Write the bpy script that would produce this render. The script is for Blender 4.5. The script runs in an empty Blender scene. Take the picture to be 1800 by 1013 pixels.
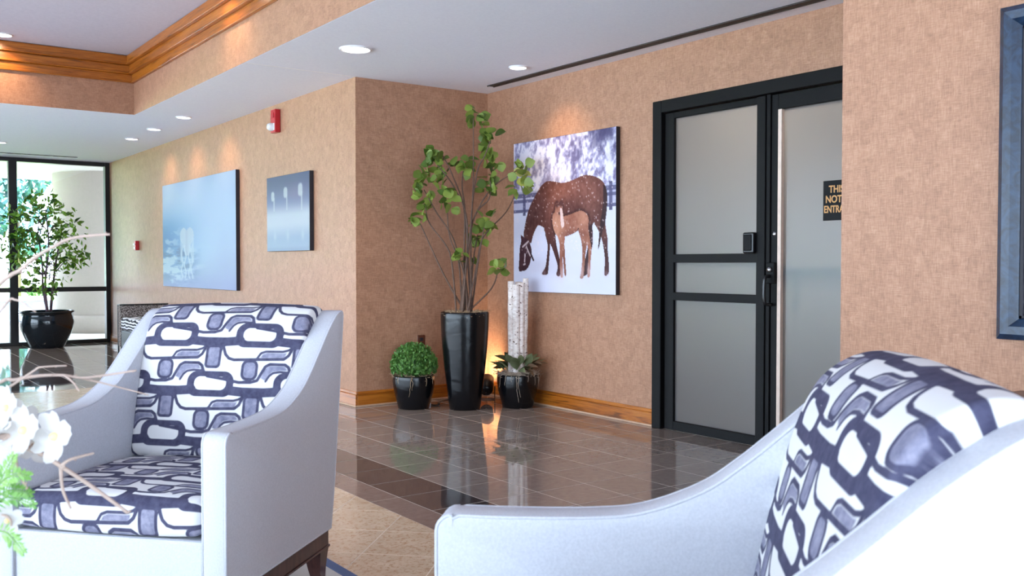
import bpy, bmesh, math, random
import numpy as np
from mathutils import Vector, Matrix, Euler
from mathutils.geometry import tessellate_polygon

S = bpy.context.scene
COL = S.collection
rnd = random.Random(11)

# ------------------------------------------------------------------ camera
cam_d = bpy.data.cameras.new('camera')
cam = bpy.data.objects.new('camera', cam_d)
COL.objects.link(cam)
cam.location = (0, 0, 1.15)
cam.rotation_euler = (math.radians(90 - 1.449), 0, math.radians(-36.10))
cam_d.sensor_width = 36.0
cam_d.lens = 33.29
cam_d.clip_start = 0.05
cam_d.dof.use_dof = True
cam_d.dof.focus_distance = 6.3
cam_d.dof.aperture_fstop = 9.0
S.camera = cam

# ------------------------------------------------------------------ view, world, daylight
S.view_settings.view_transform = 'Standard'
S.view_settings.look = 'None'
S.view_settings.gamma = 1.0
S.view_settings.use_curve_mapping = False
S.view_settings.exposure = 1.1
S.cycles.use_denoising = True
S.cycles.max_bounces = 10
S.cycles.diffuse_bounces = 6
S.cycles.glossy_bounces = 5
S.cycles.transmission_bounces = 6
S.cycles.transparent_max_bounces = 12
S.cycles.sample_clamp_indirect = 6.0
S.cycles.caustics_reflective = False
S.cycles.caustics_refractive = False

world = bpy.data.worlds.new('daylight')
S.world = world
world.use_nodes = True
wn = world.node_tree
wn.nodes.clear()
wo = wn.nodes.new('ShaderNodeOutputWorld')
wb = wn.nodes.new('ShaderNodeBackground')
wb.inputs['Color'].default_value = (0.80, 0.865, 1.0, 1)
wb.inputs['Strength'].default_value = 6.0
wn.links.new(wb.outputs[0], wo.inputs['Surface'])
sun_d = bpy.data.lights.new('sun', 'SUN'); sun_d.energy = 55.0; sun_d.color = (0.86, 0.90, 1.0); sun_d.angle = math.radians(0.6)
sun = bpy.data.objects.new('sun', sun_d); COL.objects.link(sun)
sun.rotation_euler = Vector((0.52, 0.26, -0.81)).to_track_quat('-Z', 'Y').to_euler()

def portal(loc, rot, sx, sy):
    l = bpy.data.lights.new('window_portal', 'AREA')
    l.shape = 'RECTANGLE'; l.size = sx; l.size_y = sy
    l.cycles.is_portal = True
    o = bpy.data.objects.new('window_portal', l); COL.objects.link(o)
    o.location = loc; o.rotation_euler = rot
    return o
# sampling guides in the real window openings; they give off no light themselves
portal((-0.1, -4.06, 1.32), (math.radians(90), 0, 0), 5.9, 2.5)
portal((-3.46, 4.6, 1.32), (math.radians(90), 0, math.radians(-90)), 17.0, 2.5)
portal((0.0, 14.98, 1.32), (math.radians(-90), 0, 0), 6.8, 2.6)

# ------------------------------------------------------------------ measures of the place
XA, XB, YC, YD, YE = 3.46, 4.74, 6.865, 14.88, 2.40
H, HT = 2.642, 3.21
XT, YT = 2.555, 9.916
XW, YW = -3.4, -4.0

# ------------------------------------------------------------------ material helpers
def srgb(r, g, b):
    def f(c):
        c /= 255.0
        return c / 12.92 if c <= 0.04045 else ((c + 0.055) / 1.055) ** 2.4
    return (f(r), f(g), f(b), 1.0)

MATS = {}
class NT:
    def __init__(s, name):
        s.m = bpy.data.materials.new(name); s.m.use_nodes = True
        s.t = s.m.node_tree; s.n = s.t.nodes; s.l = s.t.links
        s.b = s.n['Principled BSDF']
    def new(s, t, **kw):
        n = s.n.new(t)
        for k, v in kw.items(): setattr(n, k, v)
        return n
    def link(s, a, b): s.l.new(a, b)
    def coords(s, kind='Object', scale=(1, 1, 1), rot=(0, 0, 0)):
        tc = s.new('ShaderNodeTexCoord')
        mp = s.new('ShaderNodeMapping')
        mp.inputs['Scale'].default_value = scale
        mp.inputs['Rotation'].default_value = rot
        s.link(tc.outputs[kind], mp.inputs['Vector'])
        return mp.outputs['Vector']
    def wpos(s, scale=(1, 1, 1)):
        g = s.new('ShaderNodeNewGeometry')
        mp = s.new('ShaderNodeMapping'); mp.inputs['Scale'].default_value = scale
        s.link(g.outputs['Position'], mp.inputs['Vector'])
        return mp.outputs['Vector']
    def noise(s, vec, scale, detail=3, rough=0.55, dist=0.0):
        n = s.new('ShaderNodeTexNoise')
        n.inputs['Scale'].default_value = scale; n.inputs['Detail'].default_value = detail
        n.inputs['Roughness'].default_value = rough; n.inputs['Distortion'].default_value = dist
        if vec is not None: s.link(vec, n.inputs['Vector'])
        return n.outputs['Fac']
    def ramp(s, fac, stops):
        r = s.new('ShaderNodeValToRGB')
        el = r.color_ramp.elements
        el[0].position, el[0].color = stops[0]
        el[1].position, el[1].color = stops[-1]
        for p, c in stops[1:-1]:
            e = el.new(p); e.color = c
        s.link(fac, r.inputs['Fac'])
        return r.outputs['Color']
    def mix(s, fac, a, b, blend='MIX'):
        m = s.new('ShaderNodeMix'); m.data_type = 'RGBA'; m.blend_type = blend
        for sock, v in ((m.inputs[0], fac), (m.inputs[6], a), (m.inputs[7], b)):
            if hasattr(v, 'is_output'): s.link(v, sock)
            else: sock.default_value = v
        return m.outputs[2]
    def math(s, op, a, b=0.0):
        m = s.new('ShaderNodeMath'); m.operation = op
        for sock, v in ((m.inputs[0], a), (m.inputs[1], b)):
            if hasattr(v, 'is_output'): s.link(v, sock)
            else: sock.default_value = v
        return m.outputs[0]
    def bump(s, h, strength, dist=0.01):
        b = s.new('ShaderNodeBump')
        b.inputs['Strength'].default_value = strength; b.inputs['Distance'].default_value = dist
        s.link(h, b.inputs['Height']); s.link(b.outputs['Normal'], s.b.inputs['Normal'])
    def set(s, **kw):
        names = dict(base='Base Color', rough='Roughness', metal='Metallic', spec='Specular IOR Level',
                     ior='IOR', trans='Transmission Weight', coat='Coat Weight', sheen='Sheen Weight',
                     emit='Emission Color', estr='Emission Strength')
        for k, v in kw.items():
            sock = s.b.inputs[names[k]]
            if hasattr(v, 'is_output'): s.link(v, sock)
            else: sock.default_value = v
        return s

def plain(name, col, rough=0.5, metal=0.0, spec=0.5, var=0.06, vscale=30.0):
    t = NT(name)
    n = t.noise(t.coords('Object'), vscale, 2)
    a = tuple(max(0, c * (1 - var)) for c in col[:3]) + (1,)
    b = tuple(min(1, c * (1 + var)) for c in col[:3]) + (1,)
    t.set(base=t.ramp(n, [(0.3, a), (0.7, b)]), rough=rough, metal=metal, spec=spec)
    MATS[name] = t.m
    return t.m

def make_materials():
    # grass-cloth wallpaper: small woven squares over a tan ground
    t = NT('wallpaper')
    v = t.wpos((1, 1, 1))
    fine_v = t.noise(t.wpos((240, 240, 30)), 1.0, 2)
    fine_h = t.noise(t.wpos((26, 26, 240)), 1.0, 2)
    patch = t.noise(t.wpos((30, 30, 30)), 1.0, 3, 0.6)
    vo = t.new('ShaderNodeTexVoronoi'); vo.distance = 'CHEBYCHEV'; vo.inputs['Scale'].default_value = 1.0
    t.link(t.wpos((17, 17, 15)), vo.inputs['Vector'])
    sep = t.new('ShaderNodeSeparateColor'); t.link(vo.outputs['Color'], sep.inputs[0])
    weave = t.math('ADD', t.math('MULTIPLY', fine_v, 0.5), t.math('MULTIPLY', fine_h, 0.5))
    f = t.math('ADD', t.math('MULTIPLY', weave, 0.74), t.math('ADD', t.math('MULTIPLY', patch, 0.18), t.math('MULTIPLY', sep.outputs[0], 0.08)))
    t.set(base=t.ramp(f, [(0.30, srgb(136, 98, 76)), (0.50, srgb(168, 124, 97)), (0.70, srgb(188, 146, 118))]), rough=0.52, spec=0.42)
    t.bump(weave, 0.25, 0.004)
    MATS['wallpaper'] = t.m
    # paint
    t = NT('ceiling_paint')
    n = t.noise(t.wpos((1, 1, 1)), 60.0, 3)
    t.set(base=t.ramp(n, [(0.3, srgb(232, 235, 247)), (0.7, srgb(238, 241, 252))]), rough=0.85, spec=0.2)
    t.bump(n, 0.06, 0.002); MATS['ceiling_paint'] = t.m
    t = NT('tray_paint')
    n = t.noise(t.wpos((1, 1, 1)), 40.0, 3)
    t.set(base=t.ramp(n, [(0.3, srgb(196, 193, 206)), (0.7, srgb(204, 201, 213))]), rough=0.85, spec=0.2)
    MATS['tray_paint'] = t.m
    # oak, grain along each axis
    for nm, sc in (('oak_x', (1.2, 26, 26)), ('oak_y', (26, 1.2, 26)), ('oak_z', (26, 26, 1.2))):
        t = NT(nm)
        v = t.wpos(sc)
        a = t.noise(v, 1.0, 5, 0.65, 1.6)
        b = t.noise(t.wpos(tuple(c * 6 for c in sc)), 1.0, 3)
        f = t.math('ADD', t.math('MULTIPLY', a, 0.75), t.math('MULTIPLY', b, 0.25))
        t.set(base=t.ramp(f, [(0.36, srgb(98, 52, 16)), (0.46, srgb(158, 88, 24)), (0.62, srgb(186, 114, 40))]), rough=0.28, spec=0.5)
        t.bump(f, 0.1, 0.002); MATS[nm] = t.m
    # tiles
    def tile(nm, c1, c2, rough, scale, fleck=None):
        t = NT(nm)
        oi = t.new('ShaderNodeObjectInfo')
        v = t.wpos((1, 1, 1))
        n = t.noise(v, scale, 4, 0.6)
        col = t.ramp(n, [(0.3, c1), (0.7, c2)])
        if fleck:
            n2 = t.noise(t.wpos((30, 30, 30)), 1.6, 4, 0.7, 0.6)
            col = t.mix(t.ramp(n2, [(0.50, (0, 0, 0, 1)), (0.66, (1, 1, 1, 1))]), col, fleck)
        hsv = t.new('ShaderNodeHueSaturation')
        t.link(col, hsv.inputs['Color'])
        t.link(t.math('ADD', t.math('MULTIPLY', oi.outputs['Random'], 0.14), 0.93), hsv.inputs['Value'])
        t.set(base=hsv.outputs[0], rough=rough, spec=0.5)
        t.set(ior=1.75)
        MATS[nm] = t.m
    tile('tile_taupe', srgb(126, 115, 110), srgb(144, 133, 127), 0.035, 26)
    tile('tile_dark', srgb(66, 58, 58), srgb(80, 72, 72), 0.035, 26)
    tile('tile_brown', srgb(120, 104, 98), srgb(138, 122, 115), 0.06, 26)
    tile('tile_beige', srgb(214, 190, 160), srgb(236, 216, 188), 0.16, 8, srgb(190, 150, 114))
    plain('grout', srgb(206, 198, 190), 0.8, var=0.08)
    plain('beige_grout', srgb(226, 212, 192), 0.8, var=0.05)
    # metals, blacks
    plain('black_aluminium', srgb(11, 10, 11), 0.5, 0.0, 0.15)
    plain('bronze_frame', srgb(22, 18, 18), 0.4, 0.0, 0.35)
    plain('black_plastic', srgb(14, 15, 18), 0.3)
    plain('chrome', srgb(190, 190, 196), 0.22, 1.0)
    plain('cream_strip', srgb(226, 204, 188), 0.6)
    plain('shoe', srgb(186, 152, 126), 0.6)
    plain('slot_black', srgb(44, 34, 30), 0.6)
    plain('white_metal', srgb(235, 235, 238), 0.4)
    plain('red_plastic', srgb(176, 22, 34), 0.35)
    plain('clear_lens', srgb(224, 226, 230), 0.12)
    plain('outlet_brown', srgb(92, 46, 28), 0.4)
    plain('white_plastic', srgb(236, 236, 238), 0.4)
    t = NT('pot_black')
    n = t.noise(t.coords('Object', (1, 1, 2.2)), 5.5, 2, 0.4, 0.6)
    t.set(base=srgb(10, 11, 14), rough=0.22, spec=0.35); t.bump(n, 0.10, 0.03); MATS['pot_black'] = t.m
    t = NT('pot_glazed')
    n = t.noise(t.coords('Object'), 6.0, 3)
    t.set(base=t.ramp(n, [(0.3, srgb(8, 16, 22)), (0.7, srgb(16, 30, 38))]), rough=0.12, spec=0.6); MATS['pot_glazed'] = t.m
    # upholstery
    t = NT('white_fabric')
    n = t.noise(t.coords('Object'), 220.0, 2)
    t.set(base=t.ramp(n, [(0.3, srgb(184, 185, 192)), (0.7, srgb(196, 197, 204))]), rough=0.62, spec=0.35)
    big = t.noise(t.coords('Object', (1, 1, 1)), 7.0, 2, 0.4)
    t.bump(t.math('ADD', t.math('MULTIPLY', n, 0.08), big), 0.14, 0.02); MATS['white_fabric'] = t.m
    t = NT('retro_fabric')
    at = t.new('ShaderNodeAttribute'); at.attribute_name = 'ink'
    sp = t.new('ShaderNodeSeparateXYZ'); t.link(at.outputs['Vector'], sp.inputs[0])
    line = t.ramp(t.math('ADD', t.math('MULTIPLY', sp.outputs[0], 160.0), 0.5), [(0.25, (1, 1, 1, 1)), (0.75, (0, 0, 0, 1))])
    fill = t.ramp(t.math('ADD', t.math('MULTIPLY', sp.outputs[1], 110.0), 0.5), [(0.2, (1, 1, 1, 1)), (0.8, (0, 0, 0, 1))])
    wn_ = t.noise(t.coords('Object'), 45.0, 3, 0.6)
    ink = t.ramp(wn_, [(0.3, srgb(56, 55, 78)), (0.7, srgb(78, 77, 100))])
    wash = t.ramp(wn_, [(0.3, srgb(104, 104, 126)), (0.7, srgb(146, 144, 162))])
    c = t.mix(fill, srgb(216, 214, 214), wash)
    c = t.mix(line, c, ink)
    t.set(base=c, rough=0.8, spec=0.2)
    t.bump(t.noise(t.coords('Object'), 500.0, 2), 0.08, 0.002); MATS['retro_fabric'] = t.m
    t = NT('walnut')
    n = t.noise(t.coords('Object', (20, 20, 3)), 1.0, 4, 0.6, 1.0)
    t.set(base=t.ramp(n, [(0.35, srgb(46, 24, 24)), (0.65, srgb(84, 50, 46))]), rough=0.3); MATS['walnut'] = t.m
    t = NT('tweed')
    n = t.noise(t.coords('Object'), 90.0, 3, 0.7)
    t.set(base=t.ramp(n, [(0.40, srgb(46, 38, 36)), (0.50, srgb(110, 98, 92)), (0.60, srgb(190, 180, 172))]), rough=0.9, spec=0.1); MATS['tweed'] = t.m
    t = NT('zebra_fabric')
    w = t.new('ShaderNodeTexWave'); w.bands_direction = 'Z'; w.inputs['Scale'].default_value = 9.0
    w.inputs['Distortion'].default_value = 5.0; w.inputs['Detail'].default_value = 2.0
    t.link(t.coords('Object'), w.inputs['Vector'])
    t.set(base=t.ramp(w.outputs['Fac'], [(0.42, srgb(36, 34, 40)), (0.56, srgb(226, 224, 226))]), rough=0.8, spec=0.2); MATS['zebra_fabric'] = t.m
    # prints held as colours on the canvas mesh
    t = NT('print')
    at = t.new('ShaderNodeAttribute'); at.attribute_name = 'Col'
    t.set(base=at.outputs['Color'], rough=0.42, spec=0.2); MATS['print'] = t.m
    plain('canvas_edge', srgb(30, 26, 34), 0.6)
    t = NT('blue_leather_frame')
    n = t.noise(t.coords('Object'), 22.0, 3, 0.6, 1.2)
    t.set(base=t.ramp(n, [(0.35, srgb(12, 26, 44)), (0.65, srgb(28, 50, 76))]), rough=0.35); t.bump(n, 0.12, 0.006); MATS['blue_leather_frame'] = t.m
    t = NT('mirror_mottled')
    n = t.noise(t.coords('Object'), 60.0, 4, 0.7)
    t.set(base=t.ramp(n, [(0.45, srgb(70, 76, 110)), (0.6, srgb(226, 228, 236))]), rough=0.35); MATS['mirror_mottled'] = t.m
    # glass
    def glass(nm, tint, gloss):
        t = NT(nm); t.n.remove(t.b)
        tr = t.new('ShaderNodeBsdfTransparent'); tr.inputs[0].default_value = tint
        gl = t.new('ShaderNodeBsdfGlossy'); gl.inputs['Roughness'].default_value = 0.02
        fr = t.new('ShaderNodeFresnel'); fr.inputs[0].default_value = 1.45
        mx = t.new('ShaderNodeMixShader')
        t.link(t.math('MULTIPLY', fr.outputs[0], gloss), mx.inputs[0]); t.link(tr.outputs[0], mx.inputs[1]); t.link(gl.outputs[0], mx.inputs[2])
        t.link(mx.outputs[0], t.n['Material Output'].inputs['Surface'])
        MATS[nm] = t.m
    glass('window_glass', (0.90, 0.96, 0.98, 1), 1.0)
    t = NT('frosted_glass'); t.n.remove(t.b)
    tl = t.new('ShaderNodeBsdfTranslucent'); tl.inputs[0].default_value = (0.62, 0.62, 0.62, 1)
    df = t.new('ShaderNodeBsdfDiffuse'); df.inputs[0].default_value = (0.145, 0.145, 0.155, 1)
    tr = t.new('ShaderNodeBsdfTransparent'); tr.inputs[0].default_value = (0.8, 0.82, 0.84, 1)
    gl = t.new('ShaderNodeBsdfGlossy'); gl.inputs['Roughness'].default_value = 0.25
    m1 = t.new('ShaderNodeMixShader'); m1.inputs[0].default_value = 0.55
    m2 = t.new('ShaderNodeMixShader'); m2.inputs[0].default_value = 0.28
    m3 = t.new('ShaderNodeMixShader'); m3.inputs[0].default_value = 0.05
    t.link(tl.outputs[0], m1.inputs[1]); t.link(df.outputs[0], m1.inputs[2])
    t.link(m1.outputs[0], m2.inputs[1]); t.link(tr.outputs[0], m2.inputs[2])
    t.link(m2.outputs[0], m3.inputs[1]); t.link(gl.outputs[0], m3.inputs[2])
    t.link(m3.outputs[0], t.n['Material Output'].inputs['Surface']); MATS['frosted_glass'] = t.m
    # lamps
    for nm, col, st in (('lamp_warm', (1.0, 0.86, 0.68, 1), 9.0), ('lamp_white', (1.0, 0.96, 0.92, 1), 7.0)):
        t = NT(nm); t.set(base=(1, 1, 1, 1), emit=col, estr=st); MATS[nm] = t.m
    # plants
    def leaf(nm, c1, c2, rough=0.4, trans=0.25):
        t = NT(nm); oi = t.new('ShaderNodeObjectInfo')
        n = t.noise(t.coords('Object'), 40.0, 2)
        g = t.new('ShaderNodeNewGeometry')
        f = t.math('ADD', t.math('MULTIPLY', oi.outputs['Random'], 0.45), t.math('ADD', t.math('MULTIPLY', n, 0.25), t.math('MULTIPLY', g.outputs['Random Per Island'], 0.30)))
        col = t.ramp(f, [(0.25, c1), (0.75, c2)])
        t.set(base=col, rough=rough)
        tl = t.new('ShaderNodeBsdfTranslucent'); t.link(col, tl.inputs[0])
        mx = t.new('ShaderNodeMixShader'); mx.inputs[0].default_value = trans
        t.link(t.b.outputs[0], mx.inputs[1]); t.link(tl.outputs[0], mx.inputs[2])
        t.link(mx.outputs[0], t.n['Material Output'].inputs['Surface'])
        MATS[nm] = t.m
    leaf('leaf_ficus', srgb(34, 78, 28), srgb(132, 176, 60))
    leaf('leaf_round', srgb(78, 104, 38), srgb(160, 180, 84), 0.5)
    leaf('leaf_pale', srgb(166, 176, 92), srgb(206, 206, 128), 0.5)
    leaf('leaf_box', srgb(12, 44, 16), srgb(96, 144, 66), 0.5)
    leaf('leaf_magnolia', srgb(78, 92, 62), srgb(140, 150, 112), 0.4)
    leaf('leaf_dry', srgb(104, 82, 62), srgb(142, 118, 92), 0.6)
    leaf('leaf_fern', srgb(92, 146, 58), srgb(160, 200, 116), 0.5)
    leaf('leaf_outdoor', srgb(26, 62, 70), srgb(78, 122, 124), 0.6)
    leaf('leaf_shrub', srgb(60, 100, 50), srgb(126, 160, 84), 0.6)
    leaf('petal', srgb(204, 201, 198), srgb(218, 215, 212), 0.6)
    plain('flower_eye', srgb(236, 206, 150), 0.7)
    plain('twig_pale', srgb(178, 156, 144), 0.8, var=0.12)
    plain('bark_brown', srgb(96, 74, 62), 0.8, var=0.2)
    plain('bark_ficus', srgb(92, 72, 84), 0.8, var=0.2)
    plain('moss', srgb(176, 150, 120), 0.9, var=0.25)
    plain('moss_grey', srgb(190, 172, 154), 0.9, var=0.2)
    plain('soil', srgb(54, 40, 30), 0.9, var=0.2)
    t = NT('birch_bark')
    n = t.noise(t.coords('Object', (26, 26, 60)), 1.0, 3, 0.6)
    n2 = t.noise(t.coords('Object', (34, 34, 50)), 1.0, 2, 0.5)
    c = t.ramp(n, [(0.3, srgb(206, 190, 182)), (0.6, srgb(240, 232, 228))])
    t.set(base=t.mix(t.ramp(n2, [(0.65, (0, 0, 0, 1)), (0.70, (1, 1, 1, 1))]), c, srgb(96, 70, 66)), rough=0.85, spec=0.2)
    t.bump(n, 0.4, 0.01); MATS['birch_bark'] = t.m
    # outdoors, rug, table
    plain('canopy_white', srgb(172, 168, 164), 0.8)
    plain('column_stucco', srgb(150, 142, 134), 0.85, var=0.03)
    plain('paving', srgb(214, 208, 200), 0.85)
    plain('lawn', srgb(120, 158, 72), 0.9, var=0.2, vscale=6)
    plain('low_wall', srgb(96, 104, 112), 0.8)
    plain('rug_ground', srgb(214, 212, 208), 0.95, var=0.05, vscale=200)
    plain('rug_border', srgb(96, 112, 150), 0.95, var=0.1, vscale=200)
    plain('vase_white', srgb(230, 226, 220), 0.2)
    plain('vestibule_paint', srgb(186, 172, 158), 0.8)
    plain('sign_black', srgb(10, 10, 12), 0.5, 0.0, 0.15)
    plain('sign_gold', srgb(206, 150, 84), 0.45)
make_materials()

# ------------------------------------------------------------------ mesh helpers
class MB:
    def __init__(s): s.bm = bmesh.new()
    def box(s, lo, hi, bev=0.0, seg=1):
        lo = Vector(lo); hi = Vector(hi)
        r = bmesh.ops.create_cube(s.bm, size=1.0)
        vs = r['verts']
        for v in vs:
            v.co = Vector([(lo[i] + hi[i]) / 2 + v.co[i] * (hi[i] - lo[i]) for i in range(3)])
        if bev > 0:
            es = list({e for v in vs for e in v.link_edges})
            bmesh.ops.bevel(s.bm, geom=es, offset=bev, segments=seg, profile=0.5, affect='EDGES')
        return s
    def prism(s, pts, axis, a, b, bev=0.0, seg=2):
        # pts: 2-D outline in the two other axes (in x,y,z order); extruded along axis from a to b
        def mk(p, w):
            c = [0, 0, 0]; k = [i for i in range(3) if i != axis]
            c[k[0]], c[k[1]], c[axis] = p[0], p[1], w
            return s.bm.verts.new(c)
        va = [mk(p, a) for p in pts]; vb = [mk(p, b) for p in pts]
        n = len(pts); fs = []
        fs.append(s.bm.faces.new(va)); fs.append(s.bm.faces.new(vb[::-1]))
        for i in range(n):
            s.bm.faces.new((va[i], vb[i], vb[(i + 1) % n], va[(i + 1) % n]))
        bmesh.ops.recalc_face_normals(s.bm, faces=s.bm.faces[:])
        if bev > 0:
            es = list({e for f in fs for e in f.edges})
            bmesh.ops.bevel(s.bm, geom=es, offset=bev, segments=seg, profile=0.5, affect='EDGES')
        return s
    def tube(s, pts, r, n=6, r1=None, cap=True):
        pts = [Vector(p) for p in pts]; m = len(pts)
        r1 = r if r1 is None else r1
        rings = []
        ref = None
        for i, p in enumerate(pts):
            d = (pts[min(i + 1, m - 1)] - pts[max(i - 1, 0)])
            d = d.normalized() if d.length > 1e-9 else Vector((0, 0, 1))
            if ref is None:
                ref = d.orthogonal().normalized()
            ref = (ref - d * ref.dot(d)).normalized()
            bi = d.cross(ref)
            rr = r + (r1 - r) * i / max(1, m - 1)
            rings.append([s.bm.verts.new(p + (ref * math.cos(2 * math.pi * k / n) + bi * math.sin(2 * math.pi * k / n)) * rr) for k in range(n)])
        for a, b in zip(rings, rings[1:]):
            for k in range(n):
                f = s.bm.faces.new((a[k], a[(k + 1) % n], b[(k + 1) % n], b[k])); f.smooth = True
        if cap:
            s.bm.faces.new(rings[0][::-1]); s.bm.faces.new(rings[-1])
        return s
    def lathe(s, prof, n=32, c=(0, 0, 0), smooth=True, a0=0.0):
        rings = []
        for r, z in prof:
            if r < 1e-6: rings.append([s.bm.verts.new((c[0], c[1], c[2] + z))])
            else: rings.append([s.bm.verts.new((c[0] + r * math.cos(2 * math.pi * k / n + a0), c[1] + r * math.sin(2 * math.pi * k / n + a0), c[2] + z)) for k in range(n)])
        for a, b in zip(rings, rings[1:]):
            for k in range(n):
                q = [a[k % len(a)], a[(k + 1) % len(a)], b[(k + 1) % len(b)], b[k % len(b)]]
                u = []
                for v in q:
                    if v not in u: u.append(v)
                if len(u) > 2:
                    f = s.bm.faces.new(u); f.smooth = smooth
        return s
    def face(s, pts, smooth=False):
        f = s.bm.faces.new([s.bm.verts.new(p) for p in pts]); f.smooth = smooth
        return s
    def xf(s, M):
        bmesh.ops.transform(s.bm, matrix=M, verts=s.bm.verts[:]); return s
    def mesh(s, name, mat, smooth=False):
        me = bpy.data.meshes.new(name)
        if smooth:
            for f in s.bm.faces: f.smooth = True
        s.bm.to_mesh(me); s.bm.free()
        if mat: me.materials.append(MATS[mat])
        return me
    def obj(s, name, mat, parent=None, smooth=False, loc=None):
        return link(name, s.mesh(name, mat, smooth), parent, loc)

def link(name, me, parent=None, loc=None, rot=None):
    o = bpy.data.objects.new(name, me); COL.objects.link(o)
    if parent is not None: o.parent = parent
    if loc is not None: o.location = loc
    if rot is not None: o.rotation_euler = rot
    return o
def empty(name, loc=(0, 0, 0), rz=0.0, parent=None):
    o = bpy.data.objects.new(name, None); COL.objects.link(o)
    o.empty_display_size = 0.1
    o.location = loc; o.rotation_euler = (0, 0, rz)
    if parent is not None: o.parent = parent
    return o
def tag(o, label, cat, group=None):
    o['label'] = label; o['category'] = cat
    if group: o['group'] = group
    return o
def struct(o, label=None):
    o['kind'] = 'structure'
    if label: o['label'] = label
    return o
def thing(name, label, cat, loc=(0, 0, 0), rz=0.0, group=None):
    return tag(empty(name, loc, rz), label, cat, group)
def smooth_by_angle(me, deg=40):
    me.shade_smooth() if hasattr(me, 'shade_smooth') else None
    try: me.set_sharp_from_angle(angle=math.radians(deg))
    except Exception: pass
def spline(pts, n=6):
    P = [Vector(p) for p in pts]
    if len(P) < 3: 
        return [P[0].lerp(P[-1], i / n) for i in range(n + 1)]
    out = []
    for i in range(len(P) - 1):
        p0 = P[max(i - 1, 0)]; p1 = P[i]; p2 = P[i + 1]; p3 = P[min(i + 2, len(P) - 1)]
        for k in range(n):
            t = k / n
            out.append(0.5 * ((2 * p1) + (p2 - p0) * t + (2 * p0 - 5 * p1 + 4 * p2 - p3) * t * t + (3 * p1 - p0 - 3 * p2 + p3) * t ** 3))
    out.append(P[-1])
    return out

# ================================================================== THE SETTING
# ---- floor: slab with every tile laid on it
floor = struct(MB().box((XW, YW, -0.12), (XB + 1.6, YD + 0.1, -0.0010)).obj('floor', 'grout'), 'polished lobby floor laid with taupe, dark and beige tiles')

CAMF = Vector((math.sin(math.radians(36.1)), math.cos(math.radians(36.1)), 0))
CAMR = Vector((math.cos(math.radians(36.1)), -math.sin(math.radians(36.1)), 0))
def shown_size(p):
    v = Vector(p) - Vector((0, 0, 1.15)); z = v.dot(CAMF)
    if z < 0.3: return 0
    x = 900 + 1664 * v.dot(CAMR) / z; y = 464 + 1664 * 1.15 / z
    if not (-40 < x < 1840 and y < 1080): return 0
    return 1.0 / z ** 3
def clip_poly(poly, region):
    x0, y0, x1, y1 = region
    def cut(ps, inside, inter):
        out = []
        for i in range(len(ps)):
            a, b = ps[i - 1], ps[i]
            if inside(b):
                if not inside(a): out.append(inter(a, b))
                out.append(b)
            elif inside(a): out.append(inter(a, b))
        return out
    def ix(c): return lambda a, b: (c, a[1] + (b[1] - a[1]) * (c - a[0]) / (b[0] - a[0]))
    def iy(c): return lambda a, b: (a[0] + (b[0] - a[0]) * (c - a[1]) / (b[1] - a[1]), c)
    for ins, it in ((lambda p: p[0] >= x0, ix(x0)), (lambda p: p[0] <= x1, ix(x1)), (lambda p: p[1] >= y0, iy(y0)), (lambda p: p[1] <= y1, iy(y1))):
        poly = cut(poly, ins, it)
        if len(poly) < 3: return []
    return poly
def area(p):
    return abs(sum(p[i - 1][0] * p[i][1] - p[i][0] * p[i - 1][1] for i in range(len(p)))) / 2
TILES = []      # (material, polygon)
TP = 0.3135
def grid_tiles(region, mat, ox=2.59, oy=4.08, px=TP, py=TP, gap=0.0026):
    x0, y0, x1, y1 = region
    for i in range(math.floor((x0 - ox) / px) - 1, math.ceil((x1 - ox) / px) + 1):
        for j in range(math.floor((y0 - oy) / py) - 1, math.ceil((y1 - oy) / py) + 1):
            q = [(ox + i * px + gap, oy + j * py + gap), (ox + (i + 1) * px - gap, oy + j * py + gap), (ox + (i + 1) * px - gap, oy + (j + 1) * py - gap), (ox + i * px + gap, oy + (j + 1) * py - gap)]
            q = clip_poly(q, region)
            if q and area(q) > 0.002: TILES.append((mat, q))
YB0 = 9.57; YB1 = YB0 + 3 * TP
grid_tiles((2.59, YW, XA, YD), 'tile_taupe')
grid_tiles((XA, YE, XB, YC), 'tile_taupe')
grid_tiles((XW, YB1, 2.59, YD), 'tile_taupe')
grid_tiles((2.285, YW, 2.59, YB0), 'tile_dark', ox=2.285, px=0.305)
grid_tiles((XW, YB0, 2.59, YB1), 'tile_dark', oy=YB0)
grid_tiles((2.125, YW, 2.285, YB0 - 0.16), 'tile_brown', ox=2.125, px=0.16, py=2 * TP)
grid_tiles((XW, YB0 - 0.16, 2.285, YB0), 'tile_brown', oy=YB0 - 0.16, py=0.16, px=2 * TP)
BP = 0.4525                                   # diagonal beige field
for i in range(-40, 45):
    for j in range(-50, 40):
        s0 = 5.09 + i * BP; d0 = -1.652 + j * BP; g = 0.004
        q = []
        for s_, d_ in ((s0 + g, d0 + g), (s0 + g, d0 + BP - g), (s0 + BP - g, d0 + BP - g), (s0 + BP - g, d0 + g)):
            q.append(((s_ + d_) / 2, (s_ - d_) / 2))
        q = clip_poly(q, (XW, YW, 2.125, YB0 - 0.16))
        if q and area(q) > 0.002:
            TILES.append(('tile_beige', q))
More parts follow.
